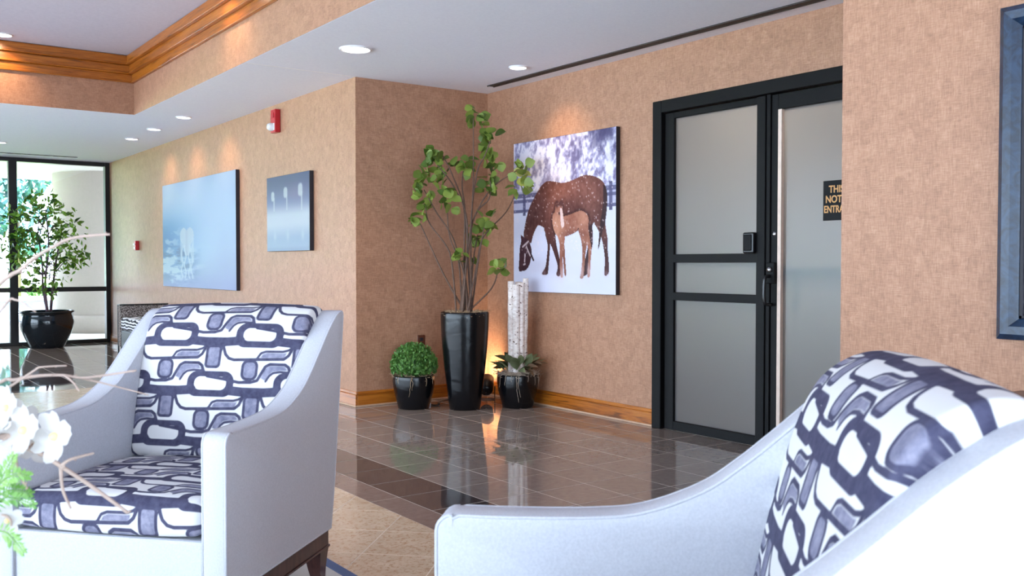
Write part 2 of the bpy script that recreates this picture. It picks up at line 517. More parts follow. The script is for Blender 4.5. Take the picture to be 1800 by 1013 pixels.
def tile_into(bm, q, top, e=0.0006):
    a = 0
    for i in range(len(q)): a += q[i - 1][0] * q[i][1] - q[i][0] * q[i - 1][1]
    if a < 0: q = q[::-1]
    cx = sum(p[0] for p in q) / len(q); cy = sum(p[1] for p in q) / len(q)
    lo = [bm.verts.new((p[0], p[1], -0.0065)) for p in q]
    md = [bm.verts.new((p[0], p[1], top - e * 0.7)) for p in q]
    hi = []
    for p in q:
        L = math.hypot(p[0] - cx, p[1] - cy) or 1
        hi.append(bm.verts.new((p[0] - (p[0] - cx) / L * e * 1.4, p[1] - (p[1] - cy) / L * e * 1.4, top)))
    n = len(q)
    bm.faces.new(hi)
    for a_, b_ in ((lo, md), (md, hi)):
        for i in range(n): bm.faces.new((a_[i], a_[(i + 1) % n], b_[(i + 1) % n], b_[i]))
TILES.sort(key=lambda t: -shown_size((sum(p[0] for p in t[1]) / len(t[1]), sum(p[1] for p in t[1]) / len(t[1]), 0)) * area(t[1]))
shared = {}
rest = {}
for k, (mat, q) in enumerate(TILES):
    if k < 300:
        cx = sum(p[0] for p in q) / len(q); cy = sum(p[1] for p in q) / len(q)
        key = (mat,) + tuple((round(p[0] - cx, 4), round(p[1] - cy, 4)) for p in q)
        if key not in shared:
            b = bmesh.new(); tile_into(b, [(p[0] - cx, p[1] - cy) for p in q], 0.0)
            me = bpy.data.meshes.new('tile'); b.to_mesh(me); b.free(); me.materials.append(MATS[mat]); shared[key] = me
        link('tile', shared[key], floor, (cx, cy, rnd.uniform(-0.0004, 0.0)), (rnd.gauss(0, 0.0006), rnd.gauss(0, 0.0006), 0))
    else:
        rest.setdefault(mat, bmesh.new()); tile_into(rest[mat], q, 0.0)
for mat, b in rest.items():
    me = bpy.data.meshes.new('tile_field'); b.to_mesh(me); b.free(); me.materials.append(MATS[mat])
    link('tile_field', me, floor)['kind'] = 'stuff'
MB().box((XW, YW, -0.004), (2.125, YB0 - 0.16, -0.0008)).obj('grout_bed', 'beige_grout', floor)

# ---- rug
rug = thing('area_rug', 'pale area rug with slate blue border under the armchairs', 'rug', (0.0, 1.5, 0.0))
MB().box((-1.6, -2.6, 0.0), (1.525, 2.3, 0.010), 0.003).obj('rug_field', 'rug_ground', rug)
bz = MB()
bz.box((1.525, -2.645, 0.0), (1.57, 2.345, 0.011), 0.003); bz.box((-1.645, -2.645, 0.0), (-1.6, 2.345, 0.011), 0.003)
bz.box((-1.6, 2.3, 0.0), (1.525, 2.345, 0.011), 0.003); bz.box((-1.6, -2.645, 0.0), (1.525, -2.6, 0.011), 0.003)
bz.obj('rug_border', 'rug_border', rug)

# ---- walls
T = 0.16
def wall(name, lo, hi, label):
    return struct(MB().box(lo, hi).obj(name, 'wallpaper'), label)
wall('wall_left', (XA, YC, 0), (XA + T, YD, H + 0.02), 'tan grasscloth wall hung with two pale blue pictures')
wall('wall_alcove_side', (XA + T, YC, 0), (XB + T, YC + T, H + 0.02), 'tan grasscloth wall behind the potted plants')
ab = MB()
ab.box((XB, 4.789, 0), (XB + T, YC, H + 0.02)); ab.box((XB, YE - T, 0), (XB + T, 2.76, H + 0.02)); ab.box((XB, 2.76, 2.28), (XB + T, 4.789, H + 0.02))
struct(ab.obj('wall_alcove', 'wallpaper'), 'tan grasscloth wall with the horse picture and black doors')
wall('wall_alcove_return', (XA + T, YE - T, 0), (XB, YE, H + 0.02), 'short return wall beside the doorway')
wall('wall_right', (XA, YW, 0), (XA + T, YE, H + 0.02), 'pinkish tan wall with the blue framed picture')
bw = MB()
bw.box((XW, YW - T, 0), (-3.05, YW, H + 0.02)); bw.box((2.85, YW - T, 0), (XA + T, YW, H + 0.02))
bw.box((-3.05, YW - T, 0), (2.85, YW, 0.08)); bw.box((-3.05, YW - T, 2.56), (2.85, YW, H + 0.02))
struct(bw.obj('wall_back', 'wallpaper'), 'tan wall around the windows behind the viewer')
bw = MB()
bw.box((XW - T, YW - T, 0), (XW, -3.9, H + 0.02)); bw.box((XW - T, 13.1, 0), (XW, YD + 0.1, H + 0.02))
bw.box((XW - T, -3.9, 0), (XW, 13.1, 0.08)); bw.box((XW - T, -3.9, 2.56), (XW, 13.1, H + 0.02))
struct(bw.obj('wall_far', 'wallpaper'), 'tan wall around the long side window')

# ---- lower ceiling ring, tray and its trim
TX0, TY0 = -2.2, -2.2
cl = MB()
CT = 0.2
cl.box((XT, YW - T, H), (XB + T, YD + 0.1, H + CT)); cl.box((XW - T, YW - T, H), (TX0, YD + 0.1, H + CT))
cl.box((TX0, YT, H), (XT, YD + 0.1, H + CT)); cl.box((TX0, YW - T, H), (XT, TY0, H + CT))
ceiling = struct(cl.obj('ceiling', 'ceiling_paint'), 'white lowered ceiling around the raised tray')
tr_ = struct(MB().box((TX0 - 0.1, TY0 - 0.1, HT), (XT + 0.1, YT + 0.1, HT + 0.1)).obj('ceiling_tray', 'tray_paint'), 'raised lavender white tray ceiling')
fs = MB()
e = 0.004
fs.box((XT - e, TY0, H + 0.001), (XT + 0.06, YT + 0.06, HT)); fs.box((TX0, YT - e, H + 0.001), (XT - e, YT + 0.06, HT))
fs.box((TX0 - 0.06, TY0, H + 0.001), (TX0 + e, YT + 0.06, HT)); fs.box((TX0, TY0 - 0.06, H + 0.001), (XT, TY0 + e, HT))
struct(fs.obj('wall_tray', 'wallpaper'), 'tan grasscloth fascia of the ceiling tray')
# three stepped oak boards run round the tray
steps = [(2.952, 3.034, 0.028), (3.034, 3.118, 0.060), (3.118, 3.206, 0.090)]
tn = 1
for side in ('x', 'y'):
    root = struct(empty('trim_%d' % tn), 'stepped oak crown moulding of the ceiling tray'); tn += 1
    for z0, z1, d in steps:
        if side == 'x':
            MB().box((XT - e - d, TY0, z0), (XT - e, YT - e - d, z1), 0.006, 2).obj('crown_board', 'oak_y', root)
            MB().box((XT - e - d - 0.008, TY0, z0 - 0.001), (XT - e - d + 0.004, YT - e - d - 0.008, z0 + 0.012), 0.004).obj('bead', 'oak_y', root)
        else:
            MB().box((TX0, YT - e - d, z0), (XT - e, YT - e, z1), 0.006, 2).obj('crown_board', 'oak_x', root)
            MB().box((TX0, YT - e - d - 0.008, z0 - 0.001), (XT - e - d, YT - e - d + 0.004, z0 + 0.012), 0.004).obj('bead', 'oak_x', root)
# drywall joint in the lower ceiling
struct(MB().box((XT, YC - 0.006, H - 0.0015), (XA, YC + 0.006, H + 0.002)).obj('trim_3', 'white_metal'), 'thin joint line across the lower ceiling')
# slot diffusers
sd = thing('slot_diffuser', 'long black linear air slot in the ceiling along the door wall', 'vent', (4.553, 4.5, H))
MB().box((-0.028, -2.05, -0.006), (0.028, 2.04, 0.004)).obj('slot', 'slot_black', sd)
MB().box((-0.035, -2.06, -0.009), (-0.028, 2.05, 0.004)).obj('slot_edge', 'slot_black', sd); MB().box((0.028, -2.06, -0.009), (0.035, 2.05, 0.004)).obj('slot_edge', 'slot_black', sd)
sd = thing('slot_diffuser', 'short thin air slot in the ceiling before the glass wall', 'vent', (1.7, 14.3, H))
MB().box((-1.3, -0.02, -0.005), (1.2, 0.02, 0.004)).obj('slot', 'slot_black', sd)
MB().box((-1.31, -0.027, -0.008), (1.21, -0.02, 0.004)).obj('slot_edge', 'bronze_frame', sd)

# ---- baseboards: oak board, cap and pale shoe strip
def baseboard(name, a, b, nrm, label):
    a = Vector((a[0], a[1], 0)); b = Vector((b[0], b[1], 0)); n = Vector((nrm[0], nrm[1], 0))
    root = struct(empty(name), label)
    gm = 'oak_x' if abs(b.x - a.x) > abs(b.y - a.y) else 'oak_y'
    def bar(nm, mat, z0, z1, d, bev):
        p = [a, b, a + n * d, b + n * d]
        lo = Vector((min(q.x for q in p), min(q.y for q in p), z0)); hi = Vector((max(q.x for q in p), max(q.y for q in p), z1))
        MB().box(lo, hi, bev, 2).obj(nm, mat, root)
    bar('shoe_strip', 'shoe', 0.0, 0.014, 0.020, 0.003)
    bar('board', gm, 0.014, 0.098, 0.017, 0.003)
    bar('cap', gm, 0.098, 0.124, 0.011, 0.005)
    return root
baseboard('baseboard_left', (XA, YC - 0.017), (XA, YD - 0.06), (-1, 0), 'oak baseboard below the pale blue pictures')
baseboard('baseboard_alcove_side', (XA, YC), (XB, YC), (0, -1), 'oak baseboard behind the potted plants')
baseboard('baseboard_alcove', (XB, 4.79), (XB, YC - 0.017), (-1, 0), 'oak baseboard below the horse picture')
baseboard('baseboard_right', (XA, YW), (XA, YE), (-1, 0), 'oak baseboard of the right wall')

# ---- glass wall at the far end
win = struct(empty('window_1', (0, YD, 0)), 'floor to ceiling window wall with dark frames')
f_ = 'bronze_frame'
xs = [3.43, 2.18, 0.93, -0.32, -1.57, -2.82]
for i, x in enumerate(xs):
    w = 0.032 if i == 0 else 0.053
    MB().box((x - w, -0.05, 0.0), (x + w, 0.07, H), 0.004).obj('mullion', f_, win)
MB().box((XW + 0.03, -0.045, 0.0), (3.398, 0.07, 0.045), 0.004).obj('sill', f_, win)
MB().box((XW + 0.03, -0.045, H - 0.055), (3.398, 0.07, H), 0.004).obj('head_rail', f_, win)
for i in range(len(xs)):
    a = xs[i] - (0.032 if i == 0 else 0.053); b = xs[i + 1] + 0.053 if i + 1 < len(xs) else XW + 0.03
    MB().box((b, -0.045, 0.752), (a, 0.07, 0.818), 0.004).obj('transom', f_, win)
    MB().box((b, 0.008, 0.045), (a, 0.014, 0.752)).obj('pane', 'window_glass', win)
    MB().box((b, 0.008, 0.818), (a, 0.014, H - 0.055)).obj('pane', 'window_glass', win)
# ---- windows on the two walls behind the viewer
win = struct(empty('window_2', (0, YW, 0)), 'wide dark framed window behind the viewer')
for k in range(7):
    x = -3.05 + k * 5.9 / 6
    MB().box((x - 0.04, -0.12, 0.08), (x + 0.04, -0.02, 2.56), 0.004).obj('mullion', f_, win)
for k in range(6):
    x = -3.05 + k * 5.9 / 6
    MB().box((x + 0.04, -0.06, 0.08), (x + 5.9 / 6 - 0.04, -0.054, 2.56)).obj('pane', 'window_glass', win)
win = struct(empty('window_3', (XW, 0, 0)), 'long dark framed window along the side of the lobby')
for k in range(13):
    y = -3.9 + k * 17 / 12
    MB().box((-0.12, y - 0.04, 0.08), (-0.02, y + 0.04, 2.56), 0.004).obj('mullion', f_, win)
    if k < 12: MB().box((-0.06, y + 0.04, 0.08), (-0.054, y + 17 / 12 - 0.04, 2.56)).obj('pane', 'window_glass', win)

# ---- black doors in the alcove
door = struct(empty('door_1', (XB, 0, 0)), 'black framed double door with frosted glass')
ba = 'black_aluminium'
Y0, Y1 = 4.789, 2.76
MB().box((-0.035, Y0 - 0.085, 0), (0.13, Y0, 2.28), 0.004).obj('jamb', ba, door)
MB().box((-0.035, Y1, 0), (0.13, Y1 + 0.085, 2.28), 0.004).obj('jamb', ba, door)
MB().box((-0.035, Y1 + 0.085, 2.195), (0.13, Y0 - 0.085, 2.28), 0.004).obj('head', ba, door)
MB().box((-0.012, 3.787, 0), (0.11, 3.818, 2.195), 0.003).obj('centre_post', ba, door)
MB().box((-0.03, Y1 + 0.085, 0.0), (0.11, 3.787, 0.012), 0.002).obj('threshold', 'chrome', door)
lf = empty('sidelight', (0, 0, 0), parent=door)
MB().box((-0.004, 4.610, 0.005), (0.045, 4.695, 2.19), 0.003).obj('stile', ba, lf)
MB().box((-0.022, 3.818, 0.005), (0.045, 3.885, 2.19), 0.003).obj('stile', ba, lf)
MB().box((-0.004, 3.885, 2.15), (0.045, 4.610, 2.19), 0.003).obj('rail', ba, lf)
MB().box((-0.004, 3.885, 0.005), (0.045, 4.610, 0.066), 0.003).obj('rail', ba, lf)
MB().box((-0.012, 3.885, 1.160), (0.045, 4.610, 1.217), 0.003).obj('rail', ba, lf)
MB().box((-0.012, 3.885, 0.902), (0.045, 4.610, 0.956), 0.003).obj('rail', ba, lf)
for z0, z1 in ((0.066, 0.902), (0.956, 1.160), (1.217, 2.15)):
    MB().box((0.016, 3.885, z0), (0.024, 4.610, z1)).obj('pane', 'frosted_glass', lf)
lf = empty('door_leaf', (0, 0, 0), parent=door)
MB().box((-0.002, 3.735, 0.015), (0.055, 3.785, 2.19), 0.003).obj('stile', ba, lf)
MB().box((-0.002, Y1 + 0.088, 0.015), (0.055, Y1 + 0.14, 2.19), 0.003).obj('stile', ba, lf)
MB().box((-0.002, Y1 + 0.14, 2.095), (0.055, 3.735, 2.19), 0.003).obj('rail', ba, lf)
MB().box((-0.002, Y1 + 0.14, 0.015), (0.055, 3.735, 0.15), 0.003).obj('rail', ba, lf)
MB().box((-0.006, 3.708, 0.15), (0.022, 3.735, 2.095), 0.002).obj('glazing_strip', 'cream_strip', lf)
MB().box((0.022, Y1 + 0.14, 0.15), (0.030, 3.735, 2.095)).obj('pane', 'frosted_glass', lf)
MB().box((0.033, Y1 + 0.15, 1.075), (0.070, 3.734, 1.135), 0.006).obj('push_bar', ba, lf)
hw = MB(); hw.lathe([(0, -0.002), (0.013, -0.002), (0.015, 0.006), (0.015, 0.012)], 16); hw.xf(Matrix.Translation((-0.006, 3.760, 1.335)) @ Matrix.Rotation(math.radians(90), 4, 'Y'))
hw.obj('lock_cylinder', 'chrome', lf, True)
MB().box((-0.030, 3.738, 1.03), (-0.002, 3.800, 1.16), 0.004).obj('lock_plate', ba, lf)
hw = MB(); hw.lathe([(0, -0.012), (0.014, -0.012), (0.016, 0.0), (0.016, 0.02)], 16); hw.xf(Matrix.Translation((-0.034, 3.768, 1.115)) @ Matrix.Rotation(math.radians(90), 4, 'Y'))
hw.obj('thumb_turn', 'chrome', lf, True)
pts = spline([(-0.028, 3.772, 1.075), (-0.065, 3.776, 1.070), (-0.072, 3.778, 1.02), (-0.072, 3.778, 0.94), (-0.06, 3.776, 0.905), (-0.012, 3.772, 0.90)], 5)
MB().tube(pts, 0.011, 10).obj('pull_handle', 'black_plastic', lf)
pts = spline([(0.038, 3.64, 1.07), (0.045, 3.625, 1.05), (0.047, 3.62, 1.0), (0.047, 3.62, 0.93), (0.038, 3.64, 0.90)], 5)
MB().tube(pts, 0.013, 8).obj('rear_handle', ba, lf)
# vestibule behind the doors
vs = MB()
vs.box((XB + 1.5, 2.2, 0), (XB + 1.6, 5.3, 2.5)); vs.box((XB + T, 5.2, 0), (XB + 1.5, 5.3, 2.5)); vs.box((XB + T, 2.2, 0), (XB + 1.5, 2.3, 2.5))
vs.box((XB + T, 2.2, 2.5), (XB + 1.6, 5.3, 2.6))
struct(vs.obj('wall_vestibule', 'vestibule_paint'), 'plain walls of the entry vestibule behind the frosted doors')
vl = thing('added_vestibule_light', 'unseen warm ceiling light added in the vestibule to light the frosted doors', 'light', (XB + 0.75, 3.9, 2.5))  # unseen fixture, added to light the frosted panes from behind
MB().lathe([(0.0, -0.05), (0.11, -0.045), (0.15, -0.02), (0.155, 0.0)], 24).obj('diffuser', 'lamp_warm', vl, True)
ld = bpy.data.lights.new('added_vestibule_lamp', 'POINT'); ld.energy = 17; ld.color = (1.0, 0.86, 0.70); ld.shadow_soft_size = 0.12
link('added_vestibule_lamp', ld, vl, (0, 0, -0.18))

# ---- outdoors beyond the glass wall
struct(MB().box((-14, YD + 0.1, -0.14), (18, 22.0, -0.02)).obj('ground_paving', 'paving'), 'pale paving outside the window wall')
struct(MB().box((-30, 22.0, -0.14), (40, 60, -0.03)).obj('ground_lawn', 'lawn'), 'green lawn beyond the paving')
can = MB(); can.box((-8, YD + 0.12, 2.72), (12, 19.5, 3.1), 0.02)
struct(can.obj('canopy', 'canopy_white'), 'white entrance canopy outside the window wall')
pc = thing('round_column', 'broad cream round column under the canopy outside the window', 'column', (4.25, 17.9, -0.02))
MB().lathe([(1.0, 0.0), (1.0, 2.74)], 48).obj('shaft', 'column_stucco', pc)
MB().lathe([(1.0, 0.0), (1.08, 0.0), (1.08, 0.26), (1.05, 0.30), (1.0, 0.30)], 48).obj('base_ring', 'column_stucco', pc)
lw = thing('planter_wall', 'low dark planter wall along the edge of the lawn outside', 'wall', (2.0, 21.6, -0.02))
MB().box((-9, -0.2, 0), (9, 0.2, 0.42), 0.01).obj('wall_body', 'low_wall', lw); MB().box((-9.05, -0.25, 0.42), (9.05, 0.25, 0.50), 0.01).obj('coping', 'column_stucco', lw)
def blob_leaves(bm, centre, rad, n, size, r):
    c = Vector(centre)
    for _ in range(n):
        d = Vector((r.gauss(0, 1), r.gauss(0, 1), r.gauss(0, 1))).normalized()
        p = c + Vector((d.x * rad[0], d.y * rad[1], d.z * rad[2])) * (r.uniform(0.45, 1.0) ** 0.5)
        q = Euler((r.uniform(0, 6.28), r.uniform(0, 6.28), r.uniform(0, 6.28))).to_matrix()
        s = size * r.uniform(0.6, 1.3)
        vs = [bm.verts.new(p + q @ Vector(v) * s) for v in ((-0.5, 0, 0), (0, -0.28, 0.06), (0.5, 0, 0), (0, 0.28, 0.06))]
        bm.faces.new(vs)
def out_tree(loc, h, rad, label, seed, n=2600):
    r = random.Random(seed)
    t = thing('garden_tree', label, 'tree', loc, group='trees outside the window wall')
    b = MB(); b.tube(spline([(0, 0, 0), (0.06, 0.02, h * 0.3), (-0.03, 0.05, h * 0.6)], 4), 0.16, 8, 0.07); b.obj('trunk', 'bark_brown', t)
    m = MB()
    for k in range(9):
        blob_leaves(m.bm, (r.uniform(-rad, rad) * 0.7, r.uniform(-rad, rad) * 0.6, h * 0.62 + r.uniform(-0.34, 0.34) * h), (rad * 0.55, rad * 0.55, h * 0.16), n // 9, 0.34, r)
    m.obj('foliage', 'leaf_outdoor', t)['kind'] = 'stuff'
out_tree((1.6, 27.5, -0.03), 4.7, 2.1, 'leafy blue green tree outside behind the left pane', 3)
out_tree((5.5, 37.0, -0.03), 6.4, 1.6, 'smaller distant tree seen outside past the mullion', 4, 1800)
out_tree((-3.0, 31.0, -0.03), 6.5, 2.6, 'tall tree outside to the far left beyond the frame', 9, 1800)
for k, (x, y, lab) in enumerate(((2.1, 22.3, 'clipped green shrub outside left of the window mullion'), (4.2, 22.5, 'clipped green shrub outside beside the round column'))):
    s_ = thing('garden_shrub', lab, 'shrub', (x, y, -0.03)); m = MB(); r = random.Random(k); blob_leaves(m.bm, (0, 0, 0.42), (0.75, 0.4, 0.36), 900, 0.12, r)
    m.obj('foliage', 'leaf_shrub', s_)['kind'] = 'stuff'
    b = MB(); b.tube([(0, 0, 0), (0, 0, 0.4)], 0.03, 6); b.obj('stem', 'bark_brown', s_)

# ================================================================== LAMPS
def downlight(x, y, z, r, label, energy, col, size_deg, aim=None, blend=1.0, bright='lamp_white', soft=0.05):
    t = thing('downlight', label, 'light', (x, y, z), group='recessed ceiling downlights')
    MB().lathe([(r * 0.86, 0.002), (r * 0.86, -0.006), (r * 0.92, -0.011), (r * 1.0, -0.009), (r * 1.04, 0.002)], 36).obj('trim_ring', 'white_metal', t, True)
    MB().lathe([(0.0, -0.001), (r * 0.55, -0.002), (r * 0.87, -0.005)], 32).obj('lens', bright, t, True)
    l = bpy.data.lights.new('downlight_lamp', 'SPOT'); l.energy = energy; l.color = col; l.spot_size = math.radians(size_deg); l.spot_blend = blend; l.shadow_soft_size = soft
    o = link('downlight_lamp', l, t, (0, 0, -0.02))
    if aim:
        d = Vector(aim) - Vector((x, y, z - 0.02)); o.rotation_euler = d.to_track_quat('-Z', 'Y').to_euler()
    return t
W1 = (1.0, 0.66, 0.36)
W2 = (1.0, 0.80, 0.60)
downlight(3.015, 5.975, H, 0.11, 'large recessed downlight in the ceiling nearest the plant alcove corner', 30, W2, 110, bright='lamp_white')
downlight(4.287, 5.80, H, 0.07, 'small recessed downlight above the horse picture', 14, W1, 85, (4.74, 5.75, 1.75))
downlight(2.995, 9.764, H, 0.075, 'recessed downlight third from the glass wall, before the blue picture', 12, W1, 95, (3.46, 9.76, 1.9))
downlight(2.994, 10.817, H, 0.075, 'recessed downlight second from the glass wall along the picture wall', 12, W1, 95, (3.46, 10.8, 1.9))
downlight(3.010, 11.805, H, 0.075, 'recessed downlight closest to the glass wall along the picture wall', 12, W1, 95, (3.46, 11.8, 1.9))
downlight(1.789, 13.086, H, 0.075, 'recessed downlight cut by the left edge above the ficus', 30, W2, 100)
downlight(1.346, 9.60, HT, 0.08, 'recessed downlight in the raised tray ceiling at the left edge', 15, W1, 110, (1.30, 9.92, 2.7))
downlight(2.20, 7.0, HT, 0.08, 'recessed downlight in the tray ceiling above the frame', 10, W1, 100, (2.555, 7.0, 2.75))
downlight(2.20, 4.2, HT, 0.08, 'recessed downlight in the tray ceiling over the seating', 7, W1, 100, (2.555, 4.2, 2.75))

# ================================================================== ARMCHAIRS
# retro pattern: distances (metres) to the ink lines and to the washed fills
UNIT = 0.00112; UNIT_V = 0.00107
LINE_EL = []   # (kind, data, half width)
def pattern_fields(U, V):
    """U,V arrays in metres -> signed distances to ink and to wash (negative inside), metres"""
    u0 = U / UNIT; v0 = V / UNIT_V
    A = np.array([293.0, 0.0]); B = np.array([146.5, 165.0])
    ink = np.full(u0.shape, 1e3); wash = np.full(u0.shape, 1e3)
    jb = np.floor(v0 / 165.0)
    def rrect(x, y, cx, cy, hx, hy, r):
        qx = np.abs(x - cx) - hx + r; qy = np.abs(y - cy) - hy + r
        return np.hypot(np.maximum(qx, 0), np.maximum(qy, 0)) + np.minimum(np.maximum(qx, qy), 0) - r
    def seg(x, y, pts):
        d = np.full(x.shape, 1e3)
        for (ax, ay), (bx, by) in zip(pts, pts[1:]):
            dx, dy = bx - ax, by - ay
            t = np.clip(((x - ax) * dx + (y - ay) * dy) / (dx * dx + dy * dy), 0, 1)
            d = np.minimum(d, np.hypot(x - ax - t * dx, y - ay - t * dy))
        return d
    def poly(x, y, pts):
        d = seg(x, y, pts + [pts[0]])
        ins = np.zeros(x.shape, bool)
        for i in range(len(pts)):
            (ax, ay), (bx, by) = pts[i - 1], pts[i]
            if ay == by: continue
            c = ((ay > y) != (by > y)) & (x < (bx - ax) * (y - ay) / (by - ay) + ax)
            ins ^= c
        return np.where(ins, -d, d)
    arch = [(-75, 84), (-20, 82), (40, 80), (92, 78), (106, 66), (116, 42), (128, 30), (166, 30), (177, 42), (187, 66), (200, 79), (218, 84)]
    bar_top = [(2, 80), (14, 60), (30, 54), (86, 53), (104, 48), (118, 38)]
    bar_fill = [(12, 76), (20, 63), (34, 58), (88, 58), (100, 56), (92, 75)]
    zb = [(-50, 158), (-10, 157), (12, 150), (24, 124), (34, 104), (48, 96), (98, 96), (110, 104), (120, 126), (134, 140), (190, 148), (243, 158)]
    hump_low = [(40, 152), (50, 134), (62, 124), (84, 120), (116, 122)]
    hump_fill = [(22, 142), (32, 112), (48, 101), (98, 101), (110, 116), (84, 116), (60, 120), (46, 134), (38, 150)]
    for dj in (-2, -1, 0, 1):
        for di in (-2, -1, 0, 1, 2):
            j = jb + dj
            i = np.round((u0 - j * 146.5) / 293.0) + di
            x = u0 - i * 293.0 - j * 146.5; y = v0 - j * 165.0
            ring = np.maximum(rrect(x, y, 0, 0, 80, 42, 34), -rrect(x, y, 0, -2, 55, 22, 20))
            con = np.maximum(seg(x, y, [(62, 20), (110, 24), (183, 24), (231, 20)]) - 15, -rrect(x, y, 0, -2, 55, 22, 20))
            rr = rrect(x, y, 146, 74, 27, 39, 14); ov = rrect(x, y, -18, 117, 28, 34, 22)
            ink = np.minimum.reduce([ink, ring, con, np.abs(rr + 4) - 4.5, np.abs(ov + 4) - 4.5,
                                     seg(x, y, arch) - 5.0, seg(x, y, bar_top) - 4.0, seg(x, y, zb) - 5.0, seg(x, y, hump_low) - 4.0])
            wash = np.minimum.reduce([wash, rr + 3, ov + 3, poly(x, y, bar_fill), poly(x, y, hump_fill)])
    return ink * UNIT, wash * UNIT

def cushion_mesh(name, path, half, ns, crown, offs, edge=0.030):
    """upholstery sheet: path = list of (y,z) from one end to the other; rounded down at both sides"""
    P = np.array([(p.x, p.y) for p in path]); m = len(P)
    arc = np.concatenate([[0], np.cumsum(np.hypot(*np.diff(P, axis=0).T))])
    tan = np.gradient(P, axis=0); tan /= np.linalg.norm(tan, axis=1)[:, None]
    nrm = np.stack([-tan[:, 1], tan[:, 0]], 1)
    ss = np.linspace(-1, 1, ns)
    verts = np.zeros((m, ns, 3)); U = np.zeros((m, ns)); V = np.zeros((m, ns))
    endf = np.minimum(arc, arc[-1] - arc)
    ef = 1 - np.clip(1 - endf / 0.03, 0, 1) ** 2.2
    for k, s in enumerate(ss):
        a = abs(s)
        side = np.clip((half * a - (half - edge)) / edge, 0, 1)
        drop = (1 - math.sqrt(max(0.0, 1 - side ** 2))) * edge
        puff = crown * (1 - a ** 2.5)
        off = puff * ef - drop - (1 - ef) * 0.012
        verts[:, k, 0] = s * half
        verts[:, k, 1] = P[:, 0] + nrm[:, 0] * off
        verts[:, k, 2] = P[:, 1] + nrm[:, 1] * off
        U[:, k] = s * half; V[:, k] = -arc
    for k, kk in ((0, 0), (ns - 1, -1)):      # side walls tucked down beside the arms
        sgn = -1 if k == 0 else 1
        col = verts[:, k].copy(); col[:, 1] -= nrm[:, 0] * 0.085; col[:, 2] -= nrm[:, 1] * 0.085
        if k == 0: verts = np.concatenate([col[:, None], verts], 1); U = np.concatenate([U[:, :1] - 0.085, U], 1); V = np.concatenate([V[:, :1], V], 1)
        else:
            col = verts[:, -1].copy(); col[:, 1] -= nrm[:, 0] * 0.085; col[:, 2] -= nrm[:, 1] * 0.085
            verts = np.concatenate([verts, col[:, None]], 1); U = np.concatenate([U, U[:, -1:] + 0.085], 1); V = np.concatenate([V, V[:, -1:]], 1)
    ns = ns + 2
    ink, wash = pattern_fields(U + offs[0], V + offs[1])
    vl = verts.reshape(-1, 3)
    idx = np.arange(m * ns).reshape(m, ns)
    q = np.stack([idx[:-1, :-1], idx[:-1, 1:], idx[1:, 1:], idx[1:, :-1]], -1).reshape(-1, 4)
    me = bpy.data.meshes.new(name)
    me.from_pydata(vl.tolist(), [], q.tolist())
    at = me.attributes.new('ink', 'FLOAT_VECTOR', 'POINT')
    at.data.foreach_set('vector', np.stack([ink.ravel(), wash.ravel(), np.zeros(m * ns)], 1).astype(np.float32).ravel())
    me.polygons.foreach_set('use_smooth', np.ones(len(q), bool))
    me.materials.append(MATS['retro_fabric'])
    me.update()
    return me

def resample(pts, step):
    P = spline(pts, 12); out = [P[0]]; acc = 0
    for a, b in zip(P, P[1:]):
        L = (b - a).length; d = step - acc
        while d <= L:
            out.append(a.lerp(b, d / L)); d += step
        acc = L - (d - step)
    out.append(P[-1]); return out

CW, AT = 0.77, 0.078          # chair width, arm thickness
ZB = 0.195
prof_top = [(0.034, 0.663), (0.145, 0.663), (0.295, 0.668), (0.395, 0.681), (0.50, 0.722), (0.572, 0.772), (0.645, 0.834), (0.72, 0.900), (0.79, 0.950), (0.825, 0.966)]
def arm_outline():
    P = [(0.0, ZB), (0.0, 0.42), (0.0, 0.60)]
    for k in range(6):
        a = math.radians(180 - 18 * k); P.append((0.034 + 0.034 * math.cos(a), 0.629 + 0.034 * math.sin(a)))
    P += [(p.x, p.y) for p in spline([(a, b, 0) for a, b in prof_top], 5)]
    P += [(0.845, 0.970), (0.858, 0.964), (0.862, 0.950), (0.82, 0.65), (0.775, 0.35), (0.742, ZB)]
    return P
def inset_outline(P, d):
    n = len(P); out = []
    for i in range(n):
        a = Vector(P[i - 1]); b = Vector(P[i]); c = Vector(P[(i + 1) % n])
        e1 = (b - a).normalized(); e2 = (c - b).normalized()
        n1 = Vector((e1.y, -e1.x)); n2 = Vector((e2.y, -e2.x)); m = (n1 + n2)
        m = m / max(0.35, m.dot(n1)) if m.length > 1e-6 else n1
        out.append((b.x + m.x * d, b.y + m.y * d))
    return out
def arm_mesh(x0, x1):
    P = arm_outline(); m = MB(); rings = []
    R_ = 0.011
    secs = [(x0 + R_ * (1 - math.cos(a)), R_ * (1 - math.sin(a))) for a in (0, math.pi / 6, math.pi / 3, math.pi / 2)]
    secs += [(x1 - R_ * (1 - math.cos(a)), R_ * (1 - math.sin(a))) for a in (math.pi / 2, math.pi / 3, math.pi / 6, 0)]
    for x, d in secs:
        rings.append([m.bm.verts.new((x, y, z)) for y, z in inset_outline(P, d)])
    n = len(P)
    for a, b in zip(rings, rings[1:]):
        for k in range(n): m.bm.faces.new((a[k], b[k], b[(k + 1) % n], a[(k + 1) % n]))
    for ring in (rings[0], rings[-1]):
        for tri in tessellate_polygon([[Vector((v.co.y, v.co.z, 0)) for v in ring]]):
            try: m.bm.faces.new([ring[i] for i in tri])
            except ValueError: pass
    bmesh.ops.recalc_face_normals(m.bm, faces=m.bm.faces[:])
    return m
